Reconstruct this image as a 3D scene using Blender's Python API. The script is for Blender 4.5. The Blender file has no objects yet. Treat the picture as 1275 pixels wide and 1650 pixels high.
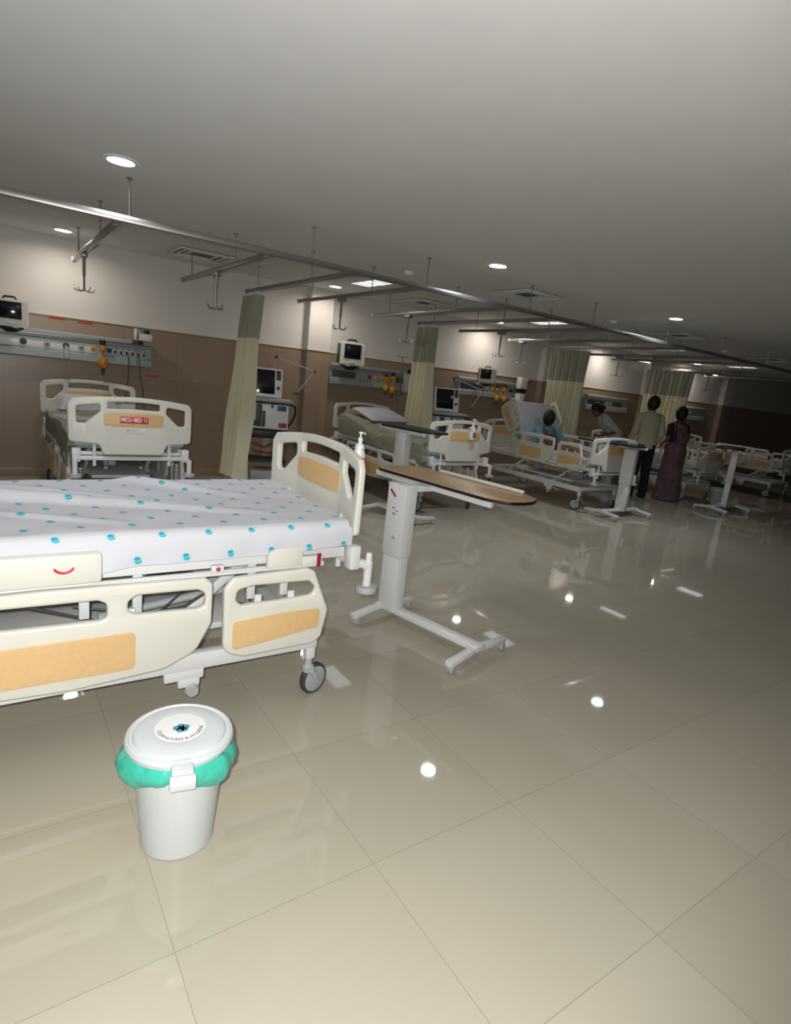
import bpy, bmesh, math, random
from mathutils import Vector, Matrix, Euler, noise
random.seed(7)
C = bpy.context.scene.collection
SC = bpy.context.scene
PI = math.pi

# ------------------------------------------------------------------ camera
def setup_camera():
    f, p, r, yaw = 936.1, math.radians(12.654), math.radians(6.379), math.radians(35.44)
    F = Vector((math.sin(yaw)*math.cos(p), math.cos(yaw)*math.cos(p), -math.sin(p)))
    R0 = Vector((math.cos(yaw), -math.sin(yaw), 0)); U0 = R0.cross(F)
    R = math.cos(r)*R0 + math.sin(r)*U0; U = -math.sin(r)*R0 + math.cos(r)*U0
    cd = bpy.data.cameras.new('camera'); cam = bpy.data.objects.new('camera', cd); C.objects.link(cam)
    cd.sensor_fit = 'VERTICAL'; cd.sensor_height = 24; cd.lens = f*24/1650
    m = Matrix((R, U, -F)).transposed().to_4x4(); m.translation = (0, 0, 1.5)
    cam.matrix_world = m; cd.clip_end = 100
    SC.camera = cam
setup_camera()

# ------------------------------------------------------------------ world, exposure, lights
w = bpy.data.worlds.new('world'); SC.world = w; w.use_nodes = True
w.node_tree.nodes['Background'].inputs[0].default_value = (.8, .85, 1, 1)
w.node_tree.nodes['Background'].inputs[1].default_value = 0.0
vs = SC.view_settings; vs.view_transform = 'Standard'; vs.look = 'None'; vs.gamma = 1; vs.use_curve_mapping = False
vs.exposure = 0.0
FLASH_W, DOWN_W, WALLDOWN_W, GLARE_PANEL_W = 248, 9, 5.2, .3
def lamp(name, typ, loc, energy, color, rot=(0, 0, 0), **kw):
    l = bpy.data.lights.new(name, typ); l.energy = energy; l.color = color
    for k, v in kw.items(): setattr(l, k, v)
    o = bpy.data.objects.new(name, l); C.objects.link(o); o.location = loc; o.rotation_euler = rot
    return o
# the camera's own flash
fl = lamp('camera_flash', 'SPOT', (-.05, -.02, 1.56), FLASH_W, (1, .985, .96), spot_size=math.radians(150), spot_blend=.45, shadow_soft_size=.02)
fl.rotation_euler = Vector((math.sin(math.radians(15)), math.cos(math.radians(15)), -.2)).to_track_quat('-Z', 'Y').to_euler()

HC, WY = 2.607, 7.69        # ceiling height, back wall
ROW_A = [(0.69, 4.2), (3.79, 4.17), (6.9, 4.29)]
ROW_B = [(0.65, 7.17), (3.73, 7.14), (6.82, 7.3), (9.97, 7.32), (13.1, 7.4)]
GLARE_PANELS = [(3.8, 6.36), (7.0, 6.4), (10.3, 6.45), (13.45, 6.6)]  # added glowing panels, in place of glare on the rails

# ------------------------------------------------------------------ materials
def hexc(r, g, b):
    f = lambda c: (c/255/12.92) if c/255 <= .04045 else ((c/255+.055)/1.055)**2.4
    return (f(r), f(g), f(b), 1)
MAT = {}
def mat(name, col, rough=.5, metal=0, spec=.5, bump=0, bscale=40, var=0, vscale=6, emit=None, estr=0, alpha=1, trans=0):
    if name in MAT: return MAT[name]
    m = bpy.data.materials.new(name); m.use_nodes = True; nt = m.node_tree; b = nt.nodes['Principled BSDF']
    col = col if len(col) == 4 else (*col, 1)
    b.inputs['Base Color'].default_value = col; b.inputs['Roughness'].default_value = rough
    b.inputs['Metallic'].default_value = metal; b.inputs['Specular IOR Level'].default_value = spec
    b.inputs['Transmission Weight'].default_value = trans; b.inputs['Alpha'].default_value = alpha
    if emit: b.inputs['Emission Color'].default_value = emit; b.inputs['Emission Strength'].default_value = estr
    tc = nt.nodes.new('ShaderNodeTexCoord')
    n = nt.nodes.new('ShaderNodeTexNoise'); n.inputs['Scale'].default_value = vscale; n.inputs['Detail'].default_value = 4
    nt.links.new(tc.outputs['Object'], n.inputs['Vector'])
    v = var if var else .04
    mx = nt.nodes.new('ShaderNodeMixRGB'); mx.blend_type = 'MULTIPLY'; mx.inputs[0].default_value = 1
    mx.inputs[1].default_value = col
    rp = nt.nodes.new('ShaderNodeValToRGB'); rp.color_ramp.elements[0].position = .3; rp.color_ramp.elements[1].position = .7
    rp.color_ramp.elements[0].color = (1-v,)*3+(1,); rp.color_ramp.elements[1].color = (1, 1, 1, 1)
    nt.links.new(n.outputs[0], rp.inputs[0]); nt.links.new(rp.outputs[0], mx.inputs[2]); nt.links.new(mx.outputs[0], b.inputs['Base Color'])
    if bump:
        n2 = nt.nodes.new('ShaderNodeTexNoise'); n2.inputs['Scale'].default_value = bscale
        bp = nt.nodes.new('ShaderNodeBump'); bp.inputs['Strength'].default_value = bump; bp.inputs['Distance'].default_value = .01
        nt.links.new(tc.outputs['Object'], n2.inputs['Vector']); nt.links.new(n2.outputs[0], bp.inputs['Height']); nt.links.new(bp.outputs[0], b.inputs['Normal'])
    MAT[name] = m; return m
M = dict(
 cream=mat('cream_plastic', hexc(226, 225, 214), .35), frame=mat('white_painted_steel', hexc(228, 229, 229), .35, spec=.5),
 grey=mat('light_grey_plastic', hexc(178, 181, 184), .5), dgrey=mat('dark_grey_plastic', hexc(70, 72, 76), .5),
 black=mat('black_plastic', hexc(22, 22, 24), .45), rubber=mat('grey_rubber', hexc(62, 64, 70), .7),
 chrome=mat('brushed_steel', hexc(190, 192, 196), .28, metal=1), alu=mat('anodised_aluminium', hexc(150, 152, 154), .38, metal=.8),
 rail=mat('ceiling_rail_aluminium', hexc(150, 148, 144), .32, metal=.75),
 white=mat('white_plastic', hexc(236, 238, 238), .35), panelg=mat('grey_green_aluminium_panel', hexc(158, 166, 166), .42, metal=.15),
 yellow=mat('yellow_plastic', hexc(205, 165, 50), .4), orange=mat('orange_plastic', hexc(215, 140, 40), .35), red=mat('red_print', hexc(205, 40, 55), .5),
 crimson=mat('crimson_print', hexc(150, 24, 60), .5), blue=mat('blue_print', hexc(60, 80, 150), .5), greyprint=mat('grey_print', hexc(110, 112, 122), .5),
 screen=mat('dark_glass_screen', hexc(24, 27, 33), .12), teal=mat('teal_print', hexc(80, 150, 170), .5),
 trace=mat('green_screen_trace', hexc(60, 190, 120), .5, emit=hexc(70, 220, 140), estr=.6),
 linen=mat('white_linen', hexc(222, 222, 228), .85, bump=.12, bscale=30), pillow=mat('lilac_white_pillowcase', hexc(206, 203, 214), .9, bump=.15, bscale=20),
 blanket=mat('grey_green_blanket', hexc(158, 160, 140), .95, bump=.5, bscale=60, var=.25, vscale=14), mattress=mat('mattress_cover', hexc(190, 196, 200), .6),
 curtain=mat('cream_curtain_fabric', hexc(222, 217, 188), .9, bump=.1, bscale=80), mesh=mat('grey_mesh_fabric', hexc(165, 162, 146), .9),
 bin=mat('pale_grey_bin_plastic', hexc(206, 212, 213), .4), bag=mat('turquoise_bin_bag', hexc(70, 190, 168), .28, bump=.6, bscale=22),
 skin=mat('brown_skin', hexc(120, 82, 62), .55), hair=mat('black_hair', hexc(14, 13, 14), .55, bump=.4, bscale=120),
 shirt=mat('cream_shirt_cotton', hexc(190, 188, 160), .9), trousers=mat('black_trousers', hexc(20, 20, 22), .9), shoe=mat('black_shoe_leather', hexc(18, 17, 17), .4),
 sari=mat('maroon_grey_sari', hexc(120, 92, 98), .85, var=.5, vscale=9), blouse=mat('dark_plum_blouse', hexc(48, 34, 44), .85), gown=mat('turquoise_gown', hexc(100, 170, 185), .9),
 nurse=mat('white_uniform', hexc(190, 192, 200), .9), hose=mat('red_hose', hexc(150, 60, 60), .5), green=mat('dark_green_tray', hexc(40, 60, 52), .6),
)
def wood_mat(name, a, b, sc=(2, 40, 40), rough=.4):
    m = bpy.data.materials.new(name); m.use_nodes = True; nt = m.node_tree; p = nt.nodes['Principled BSDF']; p.inputs['Roughness'].default_value = rough
    tc = nt.nodes.new('ShaderNodeTexCoord'); mp = nt.nodes.new('ShaderNodeMapping'); mp.inputs['Scale'].default_value = sc
    n = nt.nodes.new('ShaderNodeTexNoise'); n.inputs['Scale'].default_value = 1.4; n.inputs['Detail'].default_value = 5
    rp = nt.nodes.new('ShaderNodeValToRGB'); rp.color_ramp.elements[0].color = a; rp.color_ramp.elements[1].color = b
    rp.color_ramp.elements[0].position = .35; rp.color_ramp.elements[1].position = .65
    for x, y in ((tc.outputs['Object'], mp.inputs[0]), (mp.outputs[0], n.inputs['Vector']), (n.outputs[0], rp.inputs[0]), (rp.outputs[0], p.inputs['Base Color'])): nt.links.new(x, y)
    return m
M['wood'] = wood_mat('beech_laminate', hexc(224, 186, 132), hexc(228, 191, 138), (3, 30, 30))
M['tabletop'] = wood_mat('brown_wood_laminate', hexc(186, 150, 108), hexc(200, 165, 122), (30, 3, 3), .3)

def emis(name, col, s):
    m = bpy.data.materials.new(name); m.use_nodes = True; nt = m.node_tree; b = nt.nodes['Principled BSDF']
    b.inputs['Base Color'].default_value = (.8, .8, .8, 1); b.inputs['Emission Color'].default_value = col; b.inputs['Emission Strength'].default_value = s; return m
M['lens_cool'] = emis('cool_lamp_lens', (.85, .9, 1, 1), 60); M['lens_warm'] = emis('warm_lamp_lens', (1, .9, .82, 1), 30)
M['glare_panel_glow'] = emis('glare_diffuser', (.95, .96, 1, 1), 1.1); M['streak_glow'] = emis('rail_glare_glow', (1, .97, .78, 1), 1.0)  # both glows stand in for glare on the rails

def grid_mat(name, base, var, joint, sx, sy, ox, oy, rough, gap=.003, plane='XY', spec=.5, split=None, paint=None):
    """tiles with thin joints in world metres; split: paint above that height"""
    m = bpy.data.materials.new(name); m.use_nodes = True; nt = m.node_tree; N = nt.nodes; L = nt.links; p = N['Principled BSDF']
    g = N.new('ShaderNodeNewGeometry'); s = N.new('ShaderNodeSeparateXYZ'); L.new(g.outputs['Position'], s.inputs[0])
    def mth(op, a, b=None, c=None):
        n = N.new('ShaderNodeMath'); n.operation = op
        for i, v in enumerate((a, b, c)):
            if v is None: continue
            if isinstance(v, (int, float)): n.inputs[i].default_value = v
            else: L.new(v, n.inputs[i])
        return n.outputs[0]
    if plane == 'XZ':
        u0 = mth('ADD', s.outputs[0], mth('MULTIPLY', s.outputs[1], 1.0)); v0 = s.outputs[2]
    else: u0, v0 = s.outputs[0], s.outputs[1]
    u = mth('DIVIDE', mth('SUBTRACT', u0, ox), sx); v = mth('DIVIDE', mth('SUBTRACT', v0, oy), sy)
    fu = mth('FRACT', u); fv = mth('FRACT', v)
    du = mth('MULTIPLY', mth('MINIMUM', fu, mth('SUBTRACT', 1, fu)), sx); dv = mth('MULTIPLY', mth('MINIMUM', fv, mth('SUBTRACT', 1, fv)), sy)
    j = mth('LESS_THAN', mth('MINIMUM', du, dv), gap)
    cb = N.new('ShaderNodeCombineXYZ'); L.new(mth('FLOOR', u), cb.inputs[0]); L.new(mth('FLOOR', v), cb.inputs[1])
    wn = N.new('ShaderNodeTexWhiteNoise'); L.new(cb.outputs[0], wn.inputs[0])
    n1 = N.new('ShaderNodeTexNoise'); n1.inputs['Scale'].default_value = 2.2; n1.inputs['Detail'].default_value = 6; L.new(g.outputs['Position'], n1.inputs['Vector'])
    t = mth('ADD', mth('MULTIPLY', wn.outputs['Value'], .55), mth('MULTIPLY', n1.outputs[0], .45))
    mx = N.new('ShaderNodeMixRGB'); mx.inputs[1].default_value = base; mx.inputs[2].default_value = var; L.new(t, mx.inputs[0])
    m2 = N.new('ShaderNodeMixRGB'); L.new(j, m2.inputs[0]); L.new(mx.outputs[0], m2.inputs[1]); m2.inputs[2].default_value = joint
    out = m2.outputs[0]; p.inputs['Roughness'].default_value = rough; p.inputs['Specular IOR Level'].default_value = spec
    if split:
        above = mth('GREATER_THAN', s.outputs[2], split)
        m3 = N.new('ShaderNodeMixRGB'); L.new(above, m3.inputs[0]); L.new(out, m3.inputs[1]); m3.inputs[2].default_value = paint; out = m3.outputs[0]
        L.new(mth('ADD', mth('MULTIPLY', above, .6), rough), p.inputs['Roughness'])
    L.new(out, p.inputs['Base Color'])
    return m
M['floor'] = grid_mat('polished_vitrified_tile', hexc(176, 170, 153), hexc(184, 178, 161), hexc(150, 143, 125), .61, .61, .95, 1.85-.61*20, .035, .001, spec=.45)
M['wall'] = grid_mat('tiled_and_painted_wall', hexc(146, 127, 108), hexc(160, 141, 121), hexc(120, 102, 84), .6, .595, .0, 0, .3, .0015, 'XZ', split=1.785, paint=hexc(218, 214, 208))
M['ceil'] = mat('painted_ceiling', hexc(226, 226, 226), .9)
M['paint'] = mat('wall_paint', hexc(205, 202, 196), .9)
M['signwhite'] = mat('bright_white_lettering', hexc(252, 250, 250), .5)
M['ledge'] = mat('cream_tile_edge', hexc(220, 212, 190), .5)

def sheet_mat():
    m = bpy.data.materials.new('printed_hospital_sheet'); m.use_nodes = True; nt = m.node_tree; N = nt.nodes; L = nt.links; p = N['Principled BSDF']
    p.inputs['Roughness'].default_value = .85
    uv = N.new('ShaderNodeUVMap'); uv.uv_map = 'UVMap'; s = N.new('ShaderNodeSeparateXYZ'); L.new(uv.outputs[0], s.inputs[0])
    def mth(op, a, b=None):
        n = N.new('ShaderNodeMath'); n.operation = op
        for i, v in enumerate((a, b)):
            if v is None: continue
            if isinstance(v, (int, float)): n.inputs[i].default_value = v
            else: L.new(v, n.inputs[i])
        return n.outputs[0]
    sx, sy = .172, .098
    v = mth('DIVIDE', s.outputs[1], sy); row = mth('FLOOR', v); fv = mth('MULTIPLY', mth('SUBTRACT', mth('FRACT', v), .5), sy)
    u = mth('ADD', mth('DIVIDE', s.outputs[0], sx), mth('MULTIPLY', mth('MODULO', mth('ABSOLUTE', row), 2), .5)); fu = mth('MULTIPLY', mth('SUBTRACT', mth('FRACT', u), .5), sx)
    def ell(cx, cy, rx, ry):
        a = mth('DIVIDE', mth('SUBTRACT', fu, cx), rx); b = mth('DIVIDE', mth('SUBTRACT', fv, cy), ry)
        return mth('LESS_THAN', mth('ADD', mth('MULTIPLY', a, a), mth('MULTIPLY', b, b)), 1)
    col = None; prev = hexc(210, 211, 218)
    for (cx, cy, rx, ry, c) in ((.002, .0, .0165, .017, (150, 215, 228)), (.004, .006, .011, .007, (60, 150, 205)), (0, -.007, .012, .008, (70, 185, 190)), (.001, -.001, .004, .0015, (170, 220, 230)), (-.014, .008, .004, .005, (235, 205, 130))):
        mx = N.new('ShaderNodeMixRGB'); L.new(ell(cx, cy, rx, ry), mx.inputs[0])
        if col is None: mx.inputs[1].default_value = prev
        else: L.new(col, mx.inputs[1])
        mx.inputs[2].default_value = hexc(*c); col = mx.outputs[0]
    L.new(col, p.inputs['Base Color'])
    return m
M['sheet'] = sheet_mat()

# ------------------------------------------------------------------ mesh helpers
class MB:
    def __init__(s): s.bm = bmesh.new()
    def box(s, c, size, bev=0, rot=None, seg=2):
        m = Matrix.Translation(c)
        if rot: m = m @ Euler(rot).to_matrix().to_4x4()
        r = bmesh.ops.create_cube(s.bm, size=1, matrix=m @ Matrix.Diagonal((*size, 1)))
        if bev:
            es = list({e for v in r['verts'] for e in v.link_edges})
            bmesh.ops.bevel(s.bm, geom=es, offset=min(bev, min(size)*.49), segments=seg, profile=.5, affect='EDGES')
        return s
    def tube(s, pts, r, seg=10, cap=True):
        pts = [Vector(p) for p in pts]; n = len(pts); rr = r if isinstance(r, (list, tuple)) else [r]*n
        T = [(pts[min(i+1, n-1)]-pts[max(i-1, 0)]).normalized() for i in range(n)]
        a = Vector((0, 0, 1)) if abs(T[0].z) < .9 else Vector((1, 0, 0)); u = T[0].cross(a).normalized(); rings = []
        for i in range(n):
            u = (u - T[i]*u.dot(T[i])).normalized(); v = T[i].cross(u)
            rings.append([s.bm.verts.new(pts[i]+(u*math.cos(2*PI*k/seg)+v*math.sin(2*PI*k/seg))*rr[i]) for k in range(seg)])
        s._skin(rings, cap); return s
    def _skin(s, rings, cap=True):
        n = len(rings[0])
        for a, b in zip(rings, rings[1:]):
            for k in range(n): s.bm.faces.new((a[k], a[(k+1) % n], b[(k+1) % n], b[k]))
        if cap: s.bm.faces.new(rings[0][::-1]); s.bm.faces.new(rings[-1])
    def lathe(s, prof, c=(0, 0, 0), seg=28, axis='Z', cap=True, sy=1):
        rings = []
        for r, h in prof:
            ring = []
            for k in range(seg):
                x, y = r*math.cos(2*PI*k/seg), r*math.sin(2*PI*k/seg)*sy
                p = (x, y, h) if axis == 'Z' else ((x, h, y) if axis == 'Y' else (h, x, y))
                ring.append(s.bm.verts.new(Vector(c)+Vector(p)))
            rings.append(ring)
        s._skin(rings, cap); return s
    def loft(s, rings, seg=20, fn=None):
        """rings: (centre, rx, ry) horizontal ellipses"""
        R = []
        for i, (c, rx, ry) in enumerate(rings):
            ring = []
            for k in range(seg):
                a = 2*PI*k/seg; f = fn(i/(len(rings)-1), a) if fn else 1
                ring.append(s.bm.verts.new((c[0]+rx*math.cos(a)*f, c[1]+ry*math.sin(a)*f, c[2])))
            R.append(ring)
        s._skin(R, True); return s
    def sphere(s, c, r, seg=16, scale=(1, 1, 1)):
        bmesh.ops.create_uvsphere(s.bm, u_segments=seg, v_segments=max(6, seg//2+2), radius=r, matrix=Matrix.Translation(c) @ Matrix.Diagonal((*scale, 1))); return s
    def add(s, bm2):
        me = bpy.data.meshes.new('tmp'); bm2.to_mesh(me); s.bm.from_mesh(me); bpy.data.meshes.remove(me); bm2.free(); return s
    def build(s, name, m, parent=None, ang=35):
        bmesh.ops.recalc_face_normals(s.bm, faces=s.bm.faces)
        me = bpy.data.meshes.new(name); s.bm.to_mesh(me); s.bm.free()
        me.materials.append(m)
        for p in me.polygons: p.use_smooth = True
        me.set_sharp_from_angle(angle=math.radians(ang))
        o = bpy.data.objects.new(name, me); C.objects.link(o)
        if parent: o.parent = parent
        return o
def tag(o, label=None, cat=None, group=None, kind=None):
    if label: o['label'] = label
    if cat: o['category'] = cat
    if group: o['group'] = group
    if kind: o['kind'] = kind
    return o
def empty(name, label, cat, loc=(0, 0, 0), rz=0, group=None):
    o = bpy.data.objects.new(name, None); C.objects.link(o); o.location = loc; o.rotation_euler = (0, 0, rz); o.empty_display_size = .1
    return tag(o, label, cat, group)
def struct(mb, name, m): return tag(mb.build(name, m), kind='structure')
def copy_tree(o, parent=None):
    c = o.copy(); C.objects.link(c); c.parent = parent
    for ch in list(o.children): copy_tree(ch, c)
    return c
def rpoly(pts, r=.02, n=5):
    out = []; m = len(pts); rs = r if isinstance(r, (list, tuple)) else [r]*m
    for i in range(m):
        p0, p, p1 = Vector(pts[i-1]), Vector(pts[i]), Vector(pts[(i+1) % m]); a = (p0-p); b = (p1-p)
        ang = a.angle(b); d = min(rs[i]/math.tan(ang/2), a.length*.49, b.length*.49)
        A = p+a.normalized()*d; B = p+b.normalized()*d
        for k in range(n+1):
            t = k/n; out.append(((1-t)**2*A+2*t*(1-t)*p+t*t*B)[:])
    return out
def plate(outline, holes, thick, bev, fn, cuts=()):
    """outline in (u,v), thickness along w, mapped by fn(u,v,w) -> bmesh"""
    cu = bpy.data.curves.new('plate', 'CURVE'); cu.dimensions = '2D'; cu.fill_mode = 'BOTH'
    cu.extrude = max(thick/2-bev, .0005); cu.bevel_depth = bev; cu.bevel_resolution = 2; cu.offset = -bev
    for poly in [outline]+holes:
        sp = cu.splines.new('POLY'); sp.points.add(len(poly)-1)
        for i, q in enumerate(poly): sp.points[i].co = (q[0], q[1], 0, 1)
        sp.use_cyclic_u = True
    ob = bpy.data.objects.new('plate', cu); me = bpy.data.meshes.new_from_object(ob)
    bm = bmesh.new(); bm.from_mesh(me); bpy.data.objects.remove(ob); bpy.data.meshes.remove(me); bpy.data.curves.remove(cu)
    bmesh.ops.remove_doubles(bm, verts=bm.verts, dist=1e-5)
    for u in cuts:
        bmesh.ops.bisect_plane(bm, geom=list(bm.verts)+list(bm.edges)+list(bm.faces), plane_co=(u, 0, 0), plane_no=(1, 0, 0))
    for v in bm.verts: v.co = Vector(fn(*v.co))
    return bm
def text(body, size, m, parent, mtx, name='lettering', extrude=.0006, arc=None, bold=0):
    cu = bpy.data.curves.new(name, 'FONT'); cu.body = body; cu.size = size; cu.align_x = 'CENTER'; cu.align_y = 'CENTER'; cu.extrude = extrude; cu.offset = bold
    ob = bpy.data.objects.new(name, cu); me = bpy.data.meshes.new_from_object(ob); bpy.data.objects.remove(ob); bpy.data.curves.remove(cu)
    me.materials.clear(); me.materials.append(m)
    if arc:
        for v in me.vertices:
            a = -PI/2 + v.co.x/arc; rr = arc - v.co.y; v.co.x = rr*math.cos(a); v.co.y = rr*math.sin(a)
    me.transform(mtx)
    o = bpy.data.objects.new(name, me); C.objects.link(o); o.parent = parent; return o
FRONT = Euler((PI/2, 0, 0)).to_matrix().to_4x4()      # text facing -Y
def thicken(bm, th):
    bm.normal_update(); fs = list(bm.faces); lay = bm.loops.layers.uv.active
    new = {v: bm.verts.new(v.co - v.normal*th) for v in list(bm.verts)}
    bd = [e for e in bm.edges if len(e.link_faces) == 1]
    for e in bd:
        l = e.link_loops[0]; a, b = l.vert, l.link_loop_next.vert
        f = bm.faces.new((b, a, new[a], new[b]))
        if lay:
            ua, ub = l[lay].uv.copy(), l.link_loop_next[lay].uv.copy()
            for q, u in zip(f.loops, (ub, ua, ua, ub)): q[lay].uv = u
    for f in fs:
        g = bm.faces.new([new[l.vert] for l in reversed(list(f.loops))])
        if lay:
            for q, l in zip(g.loops, reversed(list(f.loops))): q[lay].uv = l[lay].uv
def cloth(x0, x1, y0, y1, zf, drop, nx=46, ny=60, tx=.012, ends=(True, True), wr=.004, seed=0, thick=.006, uv0=(0, 0)):
    """a sheet laid over a mattress: zf(x,y) height of the top; hangs by drop(side,y) at the two long sides, tucked at the ends"""
    bm = bmesh.new(); uvl = bm.loops.layers.uv.new('UVMap'); cols = []
    sd = 5; us = []
    for i in range(sd): us.append(('L', 1-i/sd))
    for i in range(nx+1): us.append(('T', i/nx))
    for i in range(1, sd+1): us.append(('R', i/sd))
    ys = [('A', 1-i/3) for i in range(3)]*(1 if ends[0] else 0)+[('T', i/ny) for i in range(ny+1)]+[('B', i/3) for i in range(1, 4)]*(1 if ends[1] else 0)
    G = []; UV = []
    for (a, t) in us:
        row = []; ruv = []
        for (b, s_) in ys:
            x = x0 if a == 'L' else (x1 if a == 'R' else x0+(x1-x0)*t); y = y0 if b == 'A' else (y1 if b == 'B' else y0+(y1-y0)*s_)
            z = zf(x, y); nz = noise.noise(Vector((x*7+seed, y*7, seed)))
            ox = oy = 0; d = 0; u_, v_ = x, y
            if a in 'LR':
                D = drop(a, y)*t; sg = -1 if a == 'L' else 1; d = max(d, D)
                ox = sg*(tx*min(1, t*3)+.012*t*noise.noise(Vector((y*9, seed, t*1.5)))); u_ = x+sg*D
            if b in 'AB':
                D = .09*s_; sg = -1 if b == 'A' else 1; d = max(d, D); oy = sg*tx*min(1, s_*3); v_ = y+sg*D
            rnd = 0
            if a == 'T' and b == 'T':
                e = min(abs(x-x0), abs(x1-x)); rnd = -.012*max(0, 1-e/.03)**2; z += wr*nz
            row.append(bm.verts.new((x+ox, y+oy, z-d+rnd))); ruv.append((v_+uv0[0], u_+uv0[1]))
        G.append(row); UV.append(ruv)
    for i in range(len(G)-1):
        for j in range(len(ys)-1):
            f = bm.faces.new((G[i][j], G[i+1][j], G[i+1][j+1], G[i][j+1]))
            for l, (p, q) in zip(f.loops, ((i, j), (i+1, j), (i+1, j+1), (i, j+1))): l[uvl].uv = UV[p][q]
    bmesh.ops.recalc_face_normals(bm, faces=bm.faces)
    thicken(bm, thick)
    mb = MB(); mb.bm.free(); mb.bm = bm; return mb

# ------------------------------------------------------------------ room shell
struct(MB().box((7, 1.2, -.05), (32, 15.2, .1)), 'floor', M['floor'])
struct(MB().box((7, 1.2, HC+.05), (32, 15.2, .1)), 'ceiling', M['ceil'])
wb = MB().box((7, WY+.1, HC/2), (32, .2, HC))
for x0, x1 in ((3.60, 3.955), (8.35, 8.72), (11.6, 11.95), (14.9, 15.25)):
    wb.box(((x0+x1)/2, WY-.06, HC/2), (x1-x0, .14, HC))
struct(wb, 'wall_back', M['wall'])
struct(MB().box((-9.1, 1.2, HC/2), (.2, 15.2, HC)), 'wall_left', M['paint'])
struct(MB().box((23.1, 1.2, HC/2), (.2, 15.2, HC)), 'wall_right', M['paint'])
struct(MB().box((7, -6.5, HC/2), (32, .2, HC)), 'wall_front', M['paint'])
tr = MB()
for x0, x1 in ((-9, 3.6), (3.955, 8.35), (8.72, 11.6), (11.95, 14.9), (15.25, 23)): tr.box(((x0+x1)/2, WY-.006, 1.79), (x1-x0, .014, .014))
for x0, x1 in ((3.60, 3.955), (8.35, 8.72), (11.6, 11.95), (14.9, 15.25)): tr.box(((x0+x1)/2, WY-.136, 1.79), (x1-x0+.014, .014, .014))
struct(tr, 'trim_1', M['ledge'])
bb = MB()
for x0, x1 in ((-9, 3.6), (3.955, 8.35), (8.72, 11.6), (11.95, 14.9), (15.25, 23)): bb.box(((x0+x1)/2, WY-.01, .05), (x1-x0, .02, .1), .004)
struct(bb, 'baseboard_back', M['wall'])

# ------------------------------------------------------------------ ceiling fixtures
def downlight(x, y, warm, label):
    t = empty('downlight', label, 'ceiling light', (x, y, HC), 0, 'round recessed downlights')
    MB().lathe([(.072, 0), (.102, 0), (.108, -.004), (.104, -.01), (.078, -.012), (.072, -.006)], seg=32, cap=False).build('trim_ring', M['white'], t)
    MB().lathe([(.001, -.006), (.072, -.006), (.072, -.002), (.001, -.002)], seg=32).build('lens', M['lens_warm' if warm else 'lens_cool'], t)
    col = (1, .90, .80) if warm else (.92, .95, 1)
    l = lamp('downlight_lamp', 'AREA', (0, 0, -.03), WALLDOWN_W if warm else DOWN_W, col, shape='DISK', size=.13, spread=math.radians(165 if warm else 130)); l.parent = t
names = ['above the aisle by the near white bed', 'above the aisle, largest and brightest in the photo', 'above the aisle, second brightest, farther along']
for (x, y), n in zip(ROW_A, names): downlight(x, y, False, 'cool white round downlight in the ceiling '+n)
names = ['nearest the wall above the far left bed', 'beside the glowing glare panel over the pilaster', 'above the third bay of beds close to the wall', 'in the fourth bay above the standing people', 'small and farthest along the wall side']
for (x, y), n in zip(ROW_B, names): downlight(x, y, True, 'warm round downlight '+n)
for (x, y), n in zip(GLARE_PANELS, ('by the first pair of rails', 'in the third bay', 'in the fourth bay', 'farthest down the ward')):
    t = empty('glare_panel', 'narrow glowing ceiling panel added for rail glare '+n, 'ceiling light', (x, y, HC), 0, 'glowing panels added for rail glare')  # added panel: its glow imitates bright glare on the rails
    fr = MB()
    for sx, sy, lx, ly in ((-.14, 0, .02, .61), (.14, 0, .02, .61), (0, -.295, .26, .02), (0, .295, .26, .02)): fr.box((sx, sy, -.006), (lx, ly, .012), .003)
    for k in (-.19, 0, .19): fr.box((0, k, -.008), (.26, .008, .01))
    fr.build('frame', M['white'], t)
    MB().box((0, 0, -.002), (.26, .57, .004)).build('diffuser', M['glare_panel_glow'], t)
    l = lamp('glare_panel_lamp', 'AREA', (0, 0, -.03), GLARE_PANEL_W, (.97, .97, 1), shape='RECTANGLE', size=.24, size_y=.55); l.parent = t  # weak lamp added with the glare panel
for (x, y), n in zip(((1.94, 6.9), (5.03, 6.95), (5.01, 4.97), (8.39, 5.1), (11.6, 5.2), (-1.2, 5.0)), ('above the first bay', 'beside the wall above the second bay', 'between the rail and the largest downlight', 'by the second aisle downlight', 'farthest along the aisle', 'at the near left')):
    t = empty('ceiling_vent', 'square air diffuser in the ceiling '+n, 'air vent', (x, y, HC), 0, 'ceiling air diffusers')
    fr = MB()
    for i, s_ in enumerate((.28, .21, .14)):
        for a, b, lx, ly in ((-s_, 0, .03, 2*s_+.03), (s_, 0, .03, 2*s_+.03), (0, -s_, 2*s_-.03, .03), (0, s_, 2*s_-.03, .03)):
            fr.box((a, b, -.008-.004*(2-i)), (lx, ly, .012), .002)
    fr.build('louvre_frame', M['ceil'], t); MB().box((0, 0, -.003), (.5, .5, .006)).build('dark_throat', M['dgrey'], t)
for (x, y), n in zip(((6.98, 5.23), (10.33, 5.4), (3.6, 5.3)), ('between the two aisle downlights', 'far down the aisle', 'above the second bed')):
    t = empty('smoke_detector', 'small round white smoke detector on the ceiling '+n, 'smoke detector', (x, y, HC), 0, 'smoke detectors')
    MB().lathe([(.05, 0), (.052, -.015), (.04, -.03), (.02, -.036)], seg=20).build('detector_body', M['white'], t)
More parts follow.
